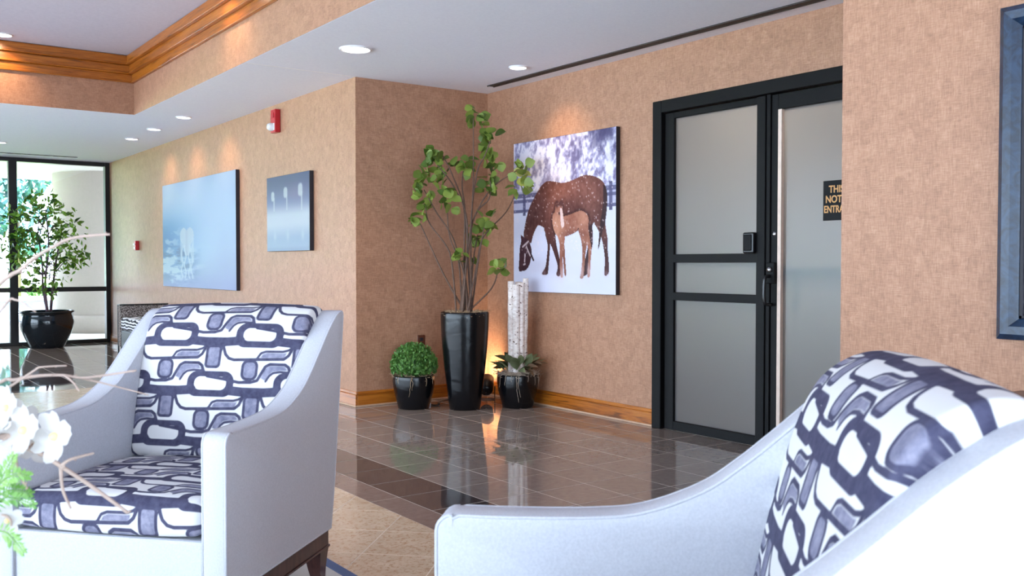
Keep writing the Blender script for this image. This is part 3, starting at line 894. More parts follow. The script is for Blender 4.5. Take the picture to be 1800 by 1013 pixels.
def make_chair(label, loc, rz):
    t = thing('armchair', label, 'armchair', loc, rz, 'white armchairs with retro print cushions')
    P = arm_outline()
    for sx in (-1, 1):
        xo = sx * CW / 2; xi = sx * (CW / 2 - AT)
        a_ = arm_mesh(min(xo, xi), max(xo, xi)).obj('arm', 'white_fabric', t); smooth_by_angle(a_.data, 50)
        seam = inset_outline(P, 0.0035)
        for xx in (xo - sx * 0.0035, xi + sx * 0.0035):
            MB().tube([Vector((xx, y, z)) for y, z in seam] + ([Vector((xx, seam[0][0], seam[0][1]))] if xx == xo - sx * 0.0035 else []), 0.0040, 6).obj('piping', 'white_fabric', a_)
    hi = CW / 2 - AT
    # white shell: back panel, front rail and seat platform
    back = [(0.60, ZB), (0.62, 0.45), (0.70, 0.84), (0.745, 0.93), (0.80, 0.958), (0.845, 0.955), (0.856, 0.94), (0.815, 0.65), (0.77, 0.35), (0.737, ZB)]
    b_ = MB().prism(back, 0, -hi - 0.004, hi + 0.004, 0.0).obj('back_shell', 'white_fabric', t); smooth_by_angle(b_.data, 40)
    MB().box((-hi - 0.004, 0.008, ZB), (hi + 0.004, 0.60, 0.352), 0.010, 2).obj('seat_rail', 'white_fabric', t)
    # patterned seat cushion
    sp = resample([(0.63, 0.452, 0), (0.50, 0.464, 0), (0.30, 0.468, 0), (0.10, 0.466, 0), (0.035, 0.462, 0), (0.010, 0.445, 0), (0.002, 0.41, 0), (0.006, 0.375, 0), (0.030, 0.354, 0)], 0.0045)
    sp = [Vector((p.x, p.y, 0)) for p in sp]
    link('seat_cushion', cushion_mesh('seat_cushion', sp[::-1], hi - 0.004, 150, 0.012, (0.02, 0.14)), t)
    # patterned back cushion, rolled over the top
    bp = resample([(0.575, 0.462, 0), (0.592, 0.56, 0), (0.628, 0.72, 0), (0.668, 0.855, 0), (0.704, 0.930, 0), (0.752, 0.970, 0), (0.805, 0.985, 0), (0.846, 0.974, 0), (0.866, 0.935, 0), (0.858, 0.88, 0)], 0.0045)
    link('back_cushion', cushion_mesh('back_cushion', bp, hi + 0.006, 150, 0.010, (0.182, 0.435), 0.018), t)
    # walnut base and legs
    br = MB(); br.box((-CW / 2 + 0.006, 0.008, 0.140), (CW / 2 - 0.006, 0.728, ZB), 0.004).obj('base_rail', 'walnut', t)
    MB().box((-CW / 2 + 0.002, 0.004, 0.134), (CW / 2 - 0.002, 0.732, 0.142), 0.002).obj('base_bead', 'walnut', t)
    for sx in (-1, 1):
        for fy, y0 in ((-1, 0.045), (1, 0.690)):
            m = MB(); rings = []
            for k in range(7):
                f = k / 6; z = 0.138 * (1 - f); w = 0.036 * (1 - f) + 0.017 * f; dy = fy * (0.012 * (1 - f) + 0.035 * f * f); dx = 0.0
                cx = sx * (CW / 2 - 0.042 + dx); cy = y0 + dy
                rings.append([m.bm.verts.new((cx + a * w * 0.9, cy + b * w, z)) for a, b in ((-1, -1), (1, -1), (1, 1), (-1, 1))])
            for a, b in zip(rings, rings[1:]):
                for k in range(4): m.bm.faces.new((a[k], b[k], b[(k + 1) % 4], a[(k + 1) % 4]))
            m.bm.faces.new(rings[0]); m.bm.faces.new(rings[-1][::-1])
            m.obj('leg', 'walnut', t)
    return t
ch1 = make_chair('white armchair with navy print cushions at left, facing the flowers', (0.650, 2.888, 0.011), math.radians(-48.3))
ch2 = tag(ch1.copy(), 'white armchair closest to the viewer, cropped at lower right', 'armchair', 'white armchairs with retro print cushions'); COL.objects.link(ch2)
for c in list(ch1.children):
    d = c.copy(); COL.objects.link(d); d.parent = ch2
    for g in list(c.children):
        k = g.copy(); COL.objects.link(k); k.parent = d
ch2.location = (0.724, 1.319, 0.011); ch2.rotation_euler = (0, 0, math.radians(-134.3))

# ================================================================== TWEED SETTEE against the picture wall
st = thing('settee', 'tweed settee with zebra striped seat against the picture wall', 'settee', (2.87, 10.15, 0.0))
def tweed_arm(y0):
    a = MB().box((0.0, y0, 0.16), (0.56, y0 + 0.10, 0.655), 0.012, 2).obj('arm', 'tweed', st)
    MB().box((-0.004, y0 - 0.003, 0.655), (0.565, y0 + 0.103, 0.668), 0.003).obj('arm_cap', 'black_plastic', a)
    MB().box((-0.006, y0 + 0.092, 0.0), (0.012, y0 + 0.104, 0.66), 0.002).obj('edge_strip', 'black_plastic', a)
tweed_arm(0.0); tweed_arm(1.72)
MB().box((0.43, 0.10, 0.16), (0.56, 1.72, 0.645), 0.02, 2).obj('backrest', 'tweed', st)
MB().box((0.01, 0.10, 0.16), (0.43, 1.72, 0.36), 0.01, 2).obj('seat_base', 'black_plastic', st)
for k in range(2): MB().box((0.0, 0.104 + k * 0.808, 0.36), (0.43, 0.104 + (k + 1) * 0.808 - 0.004, 0.515), 0.045, 4).obj('seat_cushion', 'zebra_fabric', st, True)
for x in (0.02, 0.50):
    for y in (0.02, 1.76): MB().box((x, y, 0), (x + 0.04, y + 0.04, 0.165), 0.004).obj('leg', 'black_plastic', st)

EUC_CLUSTERS=[
  ((4.208,6.244,2.316),0.071,0.080,12),
  ((4.315,6.196,2.124),0.080,0.089,14),
  ((4.335,6.194,1.974),0.080,0.062,9),
  ((4.323,6.239,1.852),0.071,0.071,10),
  ((4.300,6.206,1.755),0.089,0.032,5),
  ((4.553,6.067,1.914),0.062,0.050,8),
  ((4.410,5.950,1.765),0.080,0.080,9),
  ((4.118,6.271,1.931),0.064,0.089,8),
  ((4.084,6.414,1.968),0.053,0.053,5),
  ((3.952,6.438,2.024),0.080,0.062,12),
  ((3.963,6.491,1.922),0.071,0.071,10),
  ((3.807,6.410,1.868),0.039,0.032,4),
  ((3.861,6.459,1.790),0.071,0.053,7),
  ((3.909,6.369,1.760),0.071,0.071,7),
  ((3.837,6.495,1.711),0.046,0.039,4),
  ((3.864,6.483,1.641),0.062,0.045,7),
  ((3.962,6.273,1.651),0.075,0.089,12),
  ((3.799,6.442,1.513),0.062,0.053,9),
  ((4.226,6.146,1.505),0.062,0.053,8),
  ((4.247,6.288,1.394),0.071,0.080,10),
  ((4.322,6.197,1.434),0.036,0.028,3),
  ((4.070,6.230,1.213),0.062,0.053,7),
  ((4.205,6.290,1.169),0.021,0.021,2),
  ((4.292,6.063,1.130),0.062,0.053,9),
]
EUC_STEMS=[
  [(4.078,6.309,0.768),(3.987,6.381,1.062),(3.882,6.463,1.347),(3.839,6.500,1.472)],
  [(4.092,6.298,0.768),(4.029,6.330,1.151),(3.987,6.347,1.293),(3.875,6.415,1.470),(3.843,6.424,1.593)],
  [(4.107,6.288,0.768),(4.096,6.271,1.098),(4.000,6.316,1.363),(3.972,6.312,1.627)],
  [(4.114,6.282,0.768),(4.120,6.291,1.276),(4.124,6.303,1.597),(4.054,6.367,1.864),(4.003,6.419,2.008)],
  [(4.121,6.277,0.768),(4.144,6.246,1.382),(4.159,6.221,1.806),(4.153,6.211,2.298)],
  [(4.124,6.275,0.768),(4.153,6.243,1.453),(4.184,6.210,1.859),(4.230,6.166,2.000),(4.263,6.131,2.122)],
  [(4.128,6.272,0.768),(4.157,6.265,1.383),(4.221,6.233,1.597),(4.314,6.179,1.758),(4.451,6.094,1.874),(4.522,6.056,1.911)],
  [(4.135,6.267,0.768),(4.199,6.234,1.134),(4.249,6.211,1.365),(4.400,6.115,1.562),(4.471,6.077,1.723)],
  [(4.147,6.258,0.768),(4.201,6.204,1.205),(4.237,6.162,1.505)],
  [(4.179,6.235,0.768),(4.302,6.179,0.955),(4.363,6.169,1.116)],
  [(4.117,6.280,0.768),(4.115,6.284,1.116),(4.113,6.289,1.205)],
  [(4.109,6.286,0.768),(4.068,6.325,1.276),(3.935,6.430,1.578),(3.868,6.488,1.739)],
  [(4.120,6.278,0.768),(4.127,6.258,1.453),(4.038,6.309,1.753),(3.924,6.377,1.928)],
  [(4.122,6.276,0.768),(4.131,6.291,1.525),(4.120,6.322,1.775),(4.144,6.326,1.937)],
  [(4.124,6.275,0.768),(4.169,6.252,1.471),(4.281,6.179,1.667),(4.293,6.180,1.810)],
  [(4.133,6.269,0.768),(4.187,6.264,1.169),(4.232,6.266,1.384)],
]
TWIGS=[
  ([(0.052,1.719,0.733),(0.135,1.696,1.014),(0.216,1.600,1.120),(0.241,1.582,1.141),(0.255,1.559,1.158),(0.278,1.530,1.176),(0.302,1.512,1.189),(0.345,1.481,1.194)],0.0048,0.0022),
  ([(0.052,1.719,0.733),(0.136,1.634,0.934),(0.210,1.555,1.081),(0.227,1.530,1.098),(0.248,1.503,1.081)],0.0030,0.0012),
  ([(0.052,1.719,0.733),(0.148,1.687,0.909),(0.219,1.635,0.968),(0.237,1.622,0.972),(0.268,1.612,0.977),(0.301,1.600,0.977),(0.332,1.590,0.972),(0.402,1.563,0.981)],0.0042,0.0020),
  ([(0.316,1.595,0.974),(0.340,1.609,0.966),(0.358,1.595,0.961),(0.423,1.573,0.939)],0.0026,0.0012),
  ([(0.304,1.597,0.976),(0.312,1.580,0.967),(0.317,1.563,0.955)],0.0024,0.0014),
  ([(0.052,1.719,0.733),(0.150,1.624,0.926),(0.214,1.601,0.957),(0.256,1.583,0.987),(0.267,1.575,0.994),(0.300,1.564,0.995)],0.0030,0.0014),
  ([(0.052,1.719,0.733),(0.142,1.629,0.841),(0.208,1.557,0.897),(0.232,1.539,0.884),(0.257,1.520,0.872),(0.279,1.504,0.854),(0.306,1.485,0.832),(0.328,1.456,0.813),(0.355,1.436,0.788)],0.0062,0.0030),
  ([(0.279,1.504,0.854),(0.291,1.495,0.864),(0.321,1.486,0.871)],0.0036,0.0020),
  ([(0.279,1.504,0.852),(0.279,1.492,0.822),(0.286,1.474,0.797)],0.0036,0.0020),
  ([(0.224,1.545,0.886),(0.226,1.531,0.853),(0.236,1.511,0.824)],0.0040,0.0022),
  ([(0.052,1.719,0.733),(0.116,1.586,0.795),(0.199,1.501,0.796),(0.212,1.492,0.780)],0.0030,0.0020),
]
FLOWERS=[((0.268,1.488,0.901),0.034),((0.234,1.525,0.908),0.034),((0.219,1.573,0.936),0.032),((0.236,1.598,0.911),0.030),((0.202,1.560,0.904),0.030),((0.207,1.495,0.787),0.020),((0.253,1.560,0.877),0.028)]
FERNS=[
  [(0.160,1.530,0.776),(0.196,1.478,0.845),(0.214,1.453,0.859),(0.228,1.443,0.857)],
  [(0.160,1.530,0.776),(0.195,1.467,0.824),(0.212,1.442,0.828),(0.230,1.416,0.822)],
  [(0.151,1.511,0.773),(0.190,1.434,0.789),(0.203,1.411,0.780),(0.212,1.392,0.766)],
  [(0.162,1.553,0.770),(0.196,1.528,0.827),(0.209,1.518,0.855),(0.219,1.511,0.877)],
  [(0.163,1.564,0.775),(0.204,1.535,0.817),(0.224,1.520,0.823),(0.241,1.508,0.818)],
]

# ================================================================== PICTURES
def vnoise(x, y, seed=0, oct_=4):
    r = np.random.RandomState(seed); tot = np.zeros(x.shape); amp = 1.0; sm = 0
    for o in range(oct_):
        g = r.rand(64, 64); f = 2 ** o
        xx = x * f; yy = y * f
        xi = np.floor(xx).astype(int); yi = np.floor(yy).astype(int); fx = xx - xi; fy = yy - yi
        fx = fx * fx * (3 - 2 * fx); fy = fy * fy * (3 - 2 * fy)
        def G(a, b): return g[a % 64, b % 64]
        v = (G(xi, yi) * (1 - fx) + G(xi + 1, yi) * fx) * (1 - fy) + (G(xi, yi + 1) * (1 - fx) + G(xi + 1, yi + 1) * fx) * fy
        tot += v * amp; sm += amp; amp *= 0.55
    return tot / sm
def inpoly(u, v, pts):
    ins = np.zeros(u.shape, bool)
    for i in range(len(pts)):
        (ax, ay), (bx, by) = pts[i - 1], pts[i]
        if ay == by: continue
        ins ^= ((ay > v) != (by > v)) & (u < (bx - ax) * (v - ay) / (by - ay) + ax)
    return ins
def smoothed(pts, n=4):
    P = [Vector((p[0], p[1], 0)) for p in pts]; m = len(P); out = []
    for i in range(m):
        p0, p1, p2, p3 = P[i - 1], P[i], P[(i + 1) % m], P[(i + 2) % m]
        for k in range(n):
            t = k / n
            q = 0.5 * ((2 * p1) + (p2 - p0) * t + (2 * p0 - 5 * p1 + 4 * p2 - p3) * t * t + (3 * p1 - p0 - 3 * p2 + p3) * t ** 3)
            out.append((q.x, q.y))
    return out
def mixc(img, mask, col):
    m = np.clip(mask, 0, 1)[..., None]; return img * (1 - m) + np.array(col, float) * m
def step(a, b, x):
    t = np.clip((x - a) / (b - a), 0, 1); return t * t * (3 - 2 * t)
def print_mesh(name, y_left, y_right, z_top, z_bot, x, nu, nv, paint, parent, mat='print'):
    U, V = np.meshgrid(np.linspace(0, 1, nu), np.linspace(0, 1, nv))
    img = np.clip(paint(U, V), 0, 255) / 255.0
    lin = np.where(img <= 0.04045, img / 12.92, ((img + 0.055) / 1.055) ** 2.4)
    co = np.stack([np.full(U.shape, x), y_left + (y_right - y_left) * U, z_top + (z_bot - z_top) * V], -1).reshape(-1, 3)
    idx = np.arange(nu * nv).reshape(nv, nu)
    q = np.stack([idx[:-1, :-1], idx[1:, :-1], idx[1:, 1:], idx[:-1, 1:]], -1).reshape(-1, 4)
    me = bpy.data.meshes.new(name); me.from_pydata(co.tolist(), [], q.tolist())
    at = me.color_attributes.new('Col', 'FLOAT_COLOR', 'POINT')
    at.data.foreach_set('color', np.concatenate([lin.reshape(-1, 3), np.ones((nu * nv, 1))], 1).astype(np.float32).ravel())
    me.materials.append(MATS[mat]); me.update()
    return link(name, me, parent)

MARE = dict(
 body=[(0.109,0.629),(0.124,0.556),(0.149,0.485),(0.181,0.427),(0.228,0.371),(0.275,0.32),(0.322,0.288),(0.367,0.277),(0.431,0.285),(0.502,0.298),(0.571,0.294),(0.64,0.281),(0.698,0.268),(0.756,0.268),(0.821,0.283),(0.869,0.305),(0.9,0.333),(0.916,0.368),(0.908,0.421),(0.869,0.484),(0.829,0.531),(0.812,0.56),(0.74,0.588),(0.64,0.613),(0.503,0.637),(0.431,0.624),(0.363,0.605),(0.323,0.578),(0.27,0.561),(0.238,0.586),(0.21,0.631),(0.187,0.678),(0.153,0.653)],
 head=[(0.078,0.621),(0.109,0.634),(0.153,0.65),(0.183,0.689),(0.197,0.737),(0.187,0.785),(0.168,0.827),(0.133,0.857),(0.09,0.864),(0.057,0.861),(0.061,0.785),(0.068,0.706),(0.082,0.663)],
 hind_far=[(0.908,0.378),(0.9,0.421),(0.863,0.483),(0.831,0.531),(0.812,0.564),(0.832,0.591),(0.863,0.636),(0.886,0.69),(0.899,0.745),(0.906,0.799),(0.901,0.882),(0.933,0.877),(0.943,0.848),(0.938,0.788),(0.93,0.723),(0.928,0.659),(0.917,0.616),(0.909,0.551),(0.92,0.465)],
 tail=[(0.892,0.334),(0.922,0.379),(0.925,0.444),(0.917,0.518),(0.901,0.582),(0.877,0.636),(0.858,0.701),(0.846,0.723),(0.854,0.636),(0.863,0.57),(0.879,0.506),(0.891,0.42)],
 hind_near=[(0.737,0.544),(0.747,0.611),(0.757,0.677),(0.743,0.743),(0.721,0.809),(0.707,0.883),(0.743,0.882),(0.758,0.843),(0.775,0.766),(0.795,0.7),(0.799,0.645),(0.794,0.579),(0.815,0.542)],
 front_near=[(0.328,0.581),(0.368,0.658),(0.404,0.705),(0.441,0.775),(0.464,0.832),(0.452,0.886),(0.487,0.889),(0.496,0.832),(0.476,0.763),(0.453,0.694),(0.439,0.624),(0.424,0.578)],
 front_far=[(0.337,0.611),(0.363,0.693),(0.356,0.762),(0.341,0.833),(0.304,0.88),(0.36,0.884),(0.372,0.833),(0.383,0.751),(0.388,0.681),(0.381,0.623)])
FOAL = dict(
 body=[(0.431,0.486),(0.411,0.514),(0.413,0.56),(0.431,0.603),(0.46,0.637),(0.511,0.645),(0.572,0.635),(0.64,0.616),(0.667,0.59),(0.685,0.654),(0.74,0.688),(0.76,0.655),(0.758,0.589),(0.758,0.531),(0.733,0.5),(0.691,0.484),(0.64,0.49),(0.581,0.504),(0.523,0.513),(0.511,0.535)],
 head=[(0.447,0.427),(0.463,0.426),(0.47,0.451),(0.485,0.44),(0.499,0.42),(0.509,0.448),(0.52,0.501),(0.53,0.55),(0.53,0.575),(0.507,0.584),(0.483,0.569),(0.463,0.54),(0.437,0.532),(0.417,0.514),(0.435,0.48)],
 hind_a=[(0.661,0.597),(0.686,0.654),(0.701,0.72),(0.701,0.788),(0.69,0.865),(0.681,0.903),(0.711,0.899),(0.725,0.809),(0.732,0.749),(0.744,0.688),(0.724,0.632)],
 hind_b=[(0.721,0.632),(0.747,0.699),(0.759,0.744),(0.755,0.809),(0.748,0.89),(0.771,0.891),(0.777,0.809),(0.785,0.723),(0.769,0.655),(0.754,0.6)],
 front_a=[(0.463,0.625),(0.485,0.695),(0.482,0.787),(0.493,0.891),(0.518,0.891),(0.513,0.787),(0.522,0.718),(0.533,0.638)],
 front_b=[(0.508,0.684),(0.52,0.798),(0.533,0.885),(0.548,0.881),(0.54,0.798),(0.53,0.695)])
BLAZE = [(0.488,0.46),(0.507,0.466),(0.518,0.513),(0.527,0.553),(0.527,0.574),(0.507,0.582),(0.496,0.563),(0.492,0.517)]
def paint_horses(U, V):
    img = np.zeros(U.shape + (3,))
    snow = np.array([226, 230, 244.]); img[:] = snow
    img = mixc(img, 0.5 * vnoise(U * 5, V * 12, 2), (206, 212, 236))
    # snowy firs: lavender depths and white boughs
    n = vnoise(U * 11 + 3, V * 8, 7, 5); n2 = vnoise(U * 26, V * 14 - U * 9, 8, 4); n3 = vnoise(U * 46 + V * 12, V * 34, 12, 3)
    f = n * 0.30 + n2 * 0.34 + n3 * 0.36
    top = np.zeros_like(img); top[:] = (118, 112, 148)
    top = mixc(top, step(0.34, 0.50, f), (178, 178, 210)); top = mixc(top, step(0.47, 0.57, f), (236, 236, 248))
    top = mixc(top, 0.8 * step(0.60, 0.40, n) * step(0.25, 0.0, V) * step(0.45, 0.9, U), (70, 66, 100))
    top = mixc(top, 0.5 * np.exp(-(((U - 0.46) / 0.12) ** 2 + ((V - 0.25) / 0.07) ** 2)), (255, 240, 240))  # pinkish glow painted into the print, on top of the downlight's own
    img = mixc(img, step(0.37, 0.31, V + 0.03 * n2), (0, 0, 0)) * 0 + np.where((V + 0.03 * n2 < 0.345)[..., None], top, img)
    # fence
    for v0, v1 in ((0.342, 0.371), (0.386, 0.405), (0.450, 0.470)):
        img = mixc(img, 0.85 * ((V > v0) & (V < v1)), (74, 74, 104))
    for u0 in (0.115, 0.955): img = mixc(img, 0.85 * ((np.abs(U - u0) < 0.014) & (V > 0.32) & (V < 0.49)), (64, 64, 94))
    img = mixc(img, 0.35 * ((V > 0.33) & (V < 0.47)), (120, 120, 158))
    grain = vnoise(U * 60, V * 50, 4, 3) - 0.5
    br = vnoise(U * 6, V * 6, 5, 3)
    def coat(c1, c2, light):
        c = np.zeros_like(img); c[:] = c1
        c = mixc(c, light, c2); return c + grain[..., None] * 36
    lm = np.exp(-(((U - 0.55) / 0.22) ** 2 + ((V - 0.33) / 0.09) ** 2)) * 0.8 + 0.5 * np.exp(-(((U - 0.42) / 0.08) ** 2 + ((V - 0.45) / 0.12) ** 2)) + 0.4 * np.exp(-(((U - 0.78) / 0.1) ** 2 + ((V - 0.42) / 0.12) ** 2)) + 0.3 * br
    mare = coat((80, 46, 44), (150, 96, 80), lm)
    dark = coat((46, 26, 36), (92, 54, 52), 0.5 * br)
    for k in ('front_far', 'hind_near'): m = inpoly(U, V, smoothed(MARE[k])); img = np.where(m[..., None], dark if k == 'hind_near' else mare * 0.9, img)
    for k in ('body', 'front_near', 'hind_far'): m = inpoly(U, V, smoothed(MARE[k])); img = np.where(m[..., None], mare, img)
    for k in ('tail', 'head'): m = inpoly(U, V, smoothed(MARE[k], 3)); img = np.where(m[..., None], dark * (1.25 if k == 'head' else 0.9), img)
    for hoof in ((0.48, 0.885), (0.33, 0.872), (0.917, 0.872)): img = mixc(img, 0.6 * np.exp(-(((U - hoof[0]) / 0.02) ** 2 + ((V - hoof[1]) / 0.018) ** 2)), (210, 180, 184))
    # halter
    for (a, b, c, d) in ((0.10, 0.70, 0.16, 0.665), (0.14, 0.70, 0.18, 0.76), (0.125, 0.75, 0.12, 0.80), (0.11, 0.82, 0.125, 0.815), (0.155, 0.70, 0.215, 0.79)):
        t = np.clip(((U - a) * (c - a) + (V - b) * (d - b)) / ((c - a) ** 2 + (d - b) ** 2), 0, 1)
        img = mixc(img, step(0.009, 0.004, np.hypot(U - a - t * (c - a), V - b - t * (d - b))), (40, 26, 34) if a == 0.155 else (214, 196, 196))
    fl = np.exp(-(((U - 0.45) / 0.06) ** 2 + ((V - 0.58) / 0.08) ** 2)) + 0.5 * br + 0.5 * np.exp(-(((U - 0.71) / 0.06) ** 2 + ((V - 0.53) / 0.06) ** 2))
    foal = coat((140, 86, 70), (206, 150, 122), fl)
    fm_ = np.zeros(U.shape, bool)
    for k in FOAL: fm_ |= inpoly(U, V, smoothed(FOAL[k], 3))
    halo = np.zeros(U.shape)
    for dx in range(-4, 5):
        for dy in range(-4, 5): halo = np.maximum(halo, np.roll(np.roll(fm_, dx, 1), dy, 0) * (1 - math.hypot(dx, dy) / 5.7))
    brown = (img[..., 0] < 190) & (V > 0.3)
    img = np.where(brown[..., None], mixc(img, 0.75 * halo, (48, 24, 28)), img)
    img = np.where(brown[..., None], mixc(img, 0.45 * step(0.62, 0.75, V), (58, 34, 40)), img)
    for k in ('hind_a', 'front_b'): m = inpoly(U, V, smoothed(FOAL[k])); img = np.where(m[..., None], foal * 0.92, img)
    for k in ('hind_b', 'body', 'front_a', 'head'): m = inpoly(U, V, smoothed(FOAL[k], 3)); img = np.where(m[..., None], foal, img)
    m = inpoly(U, V, smoothed(BLAZE)); img = np.where(m[..., None], np.array([240, 214, 206.]) + grain[..., None] * 30, img)
    for ear in ((0.456, 0.44), (0.497, 0.437)): img = mixc(img, np.exp(-(((U - ear[0]) / 0.008) ** 2 + ((V - ear[1]) / 0.014) ** 2)), (60, 34, 40))
    for sk in ((0.697, 0.87), (0.76, 0.86), (0.505, 0.875)): img = mixc(img, 0.55 * np.exp(-(((U - sk[0]) / 0.018) ** 2 + ((V - sk[1]) / 0.05) ** 2)), (226, 208, 212))
    img = mixc(img, np.exp(-(((U - 0.480) / 0.007) ** 2 + ((V - 0.492) / 0.009) ** 2)), (44, 26, 30))
    img = mixc(img, 0.5 * np.exp(-(((U - 0.62) / 0.10) ** 2 + ((V - 0.628) / 0.02) ** 2)) * fm_, (86, 48, 44))
    # falling snow
    r = np.random.RandomState(21)
    for _ in range(420):
        a, b, s = r.rand(), r.uniform(0.1, 0.75), r.uniform(0.0022, 0.0048)
        iu = int(a * (U.shape[1] - 1)); iv = int(b * (U.shape[0] - 1))
        sl = (slice(max(0, iv - 4), iv + 5), slice(max(0, iu - 4), iu + 5))
        mk = 0.75 * np.exp(-(((U[sl] - a) / s) ** 2 + ((V[sl] - b) / s) ** 2))
        img[sl] = mixc(img[sl], mk, (250, 238, 236))
    return img * np.array([0.92, 0.91, 0.93])
def canvas(name, label, yl, yr, zt, zb, xw, depth, nu, nv, paint, cat='picture'):
    t = thing(name, label, cat, (xw, (yl + yr) / 2, zb))
    hy = abs(yl - yr) / 2; hz = zt - zb
    MB().box((-depth, -hy, 0), (-0.002, hy, hz), 0.002).obj('stretcher', 'canvas_edge', t)
    print_mesh('print', hy - 0.002, -hy + 0.002, hz - 0.002, 0.002, -depth - 0.001, nu, nv, paint, t)
    return t
canvas('horse_picture', 'large canvas print of a brown mare and foal grazing in snow', 6.421, 5.153, 2.155, 0.922, XB, 0.04, 250, 244, paint_horses)

def paint_blue(U, V):
    img = np.zeros(U.shape + (3,)); img[:] = (204, 220, 242)
    img = mixc(img, step(0.12, 0.5, V) * step(0.75, 0.1, U), (132, 182, 224)); img = mixc(img, 0.8 * step(0.3, 0.55, V) * step(0.45, 0.0, U), (70, 136, 196))
    img = mixc(img, 0.8 * step(0.62, 1.0, V), (168, 174, 208)); img = mixc(img, 0.5 * step(0.55, 0.95, U) * step(0.35, 0.8, V), (190, 186, 218))
    n = vnoise(U * 7, V * 16, 31, 4)
    img = mixc(img, 0.85 * step(0.54, 0.60, n) * step(0.36, 0.50, V) * step(0.42, 0.1, U), (198, 222, 240))
    wv = vnoise(U * 6 + V * 2, V * 20, 35, 4)
    img = mixc(img, 0.85 * step(0.52, 0.60, wv) * step(0.60, 0.68, V) * step(0.72, 0.3, U) * step(0.99, 0.9, V), (224, 234, 244))
    img = mixc(img, 0.9 * step(0.48, 0.40, wv) * step(0.58, 0.66, V) * step(0.60, 0.3, U) * step(1.0, 0.85, V), (84, 118, 158))
    h = (np.hypot((U - 0.325) / 0.055, (V - 0.515) / 0.075) < 1) | (np.hypot((U - 0.415) / 0.055, (V - 0.515) / 0.075) < 1) | ((np.abs(U - 0.37) < 0.075 * (1.15 - np.clip((V - 0.52) / 0.22, 0, 1))) & (V > 0.5) & (V < 0.70))
    img = mixc(img, 0.9 * h, (226, 228, 234)); img = mixc(img, 0.4 * h * step(0.40, 0.36, U) * step(0.34, 0.37, U), (180, 186, 204))
    for u0 in (0.30, 0.345, 0.405, 0.44):
        img = mixc(img, 0.75 * step(0.012, 0.006, np.abs(U - u0 - 0.012 * np.sin(V * 40 + u0 * 50))) * (V > 0.6) * (V < 0.92), (236, 240, 246))
    for u0 in (0.29, 0.455): img = mixc(img, 0.7 * step(0.022, 0.01, np.abs(U - u0)) * (V > 0.54) * (V < 0.76), (224, 230, 240))
    return img * np.array([0.64, 0.68, 0.73])
canvas('misty_picture', 'large pale blue misty canvas with a white figure in water', 12.02, 9.46, 2.114, 0.878, XA, 0.04, 150, 130, paint_blue)
def paint_small(U, V):
    img = np.zeros(U.shape + (3,)); img[:] = (88, 96, 140)
    img = mixc(img, step(0.05, 0.40, V), (132, 142, 186)); img = mixc(img, step(0.30, 0.55, V), (224, 230, 244)); img = mixc(img, step(0.62, 0.85, V), (176, 196, 226))
    img = mixc(img, 0.4 * np.exp(-(((U - 0.7) / 0.25) ** 2 + ((V - 0.25) / 0.12) ** 2)), (168, 136, 176))
    img = mixc(img, 0.6 * step(0.93, 1.0, V), (150, 166, 200))
    n = vnoise(U * 14, V * 10, 50, 3)
    for u0, v0, s in ((0.15, 0.28, 0.85), (0.46, 0.25, 0.95), (0.80, 0.24, 1.1)):
        m = np.exp(-(np.abs((U - u0) / (0.052 * s)) ** 3 + np.abs((V - v0 + 0.02) / (0.085 * s)) ** 3)); img = mixc(img, 0.9 * step(0.3, 0.7, m * (0.75 + 0.5 * n)), (228, 232, 240))
        tl_ = step(0.020, 0.008, np.abs(U - u0 - 0.03)) * (V > v0) * (V < v0 + 0.22 * s); img = mixc(img, 0.8 * tl_, (226, 232, 242))
        img = mixc(img, 0.45 * np.exp(-(((U - u0 - 0.05) / 0.03) ** 2 + ((V - 0.80) / 0.06) ** 2)), (230, 238, 248))
    return img * 0.68
canvas('small_picture', 'small slate blue canvas with three white feathery figures', 8.63, 7.66, 1.96, 1.268, XA, 0.04, 90, 110, paint_small)

# blue leather framed picture on the right wall
fr = thing('framed_picture', 'tall picture in a broad blue leather frame on the right wall', 'picture', (XA, 1.20, 0.88))
PW, PH, FW = 1.06, 1.186, 0.078
def frame_bar(pts_in):
    return pts_in
sec = [(0.0, 0.0), (-0.030, 0.0), (-0.046, 0.020), (-0.044, 0.048), (-0.026, 0.070), (-0.018, FW), (0.0, FW)]     # (x, inward)
for side in range(4):
    m = MB(); rings = []
    c = [(PW / 2, 0), (PW / 2, PH), (-PW / 2, PH), (-PW / 2, 0)]
    for end in (side, (side + 1) % 4):
        cy, cz = c[end]; sy = -1 if cy > 0 else 1; sz = 1 if cz == 0 else -1
        rings.append([m.bm.verts.new((x - 0.002, cy + sy * w, cz + sz * w)) for x, w in sec])
    for i in range(len(sec)):
        m.bm.faces.new((rings[0][i], rings[0][(i + 1) % len(sec)], rings[1][(i + 1) % len(sec)], rings[1][i]))
    m.bm.faces.new(rings[0]); m.bm.faces.new(rings[1][::-1])
    bmesh.ops.recalc_face_normals(m.bm, faces=m.bm.faces[:])
    o = m.obj('frame_bar', 'blue_leather_frame', fr)
m = MB()
i0 = FW - 0.002
for a, b in (((PW / 2 - i0 - 0.012, i0), (PW / 2 - i0, PH - i0)), ((-PW / 2 + i0, i0), (-PW / 2 + i0 + 0.012, PH - i0))): m.box((-0.026, a[0], a[1]), (-0.002, b[0], b[1]), 0.002)
for a, b in (((-PW / 2 + i0, i0), (PW / 2 - i0, i0 + 0.012)), ((-PW / 2 + i0, PH - i0 - 0.012), (PW / 2 - i0, PH - i0))): m.box((-0.026, a[0], a[1]), (-0.002, b[0], b[1]), 0.002)
m.obj('inner_lip', 'canvas_edge', fr)
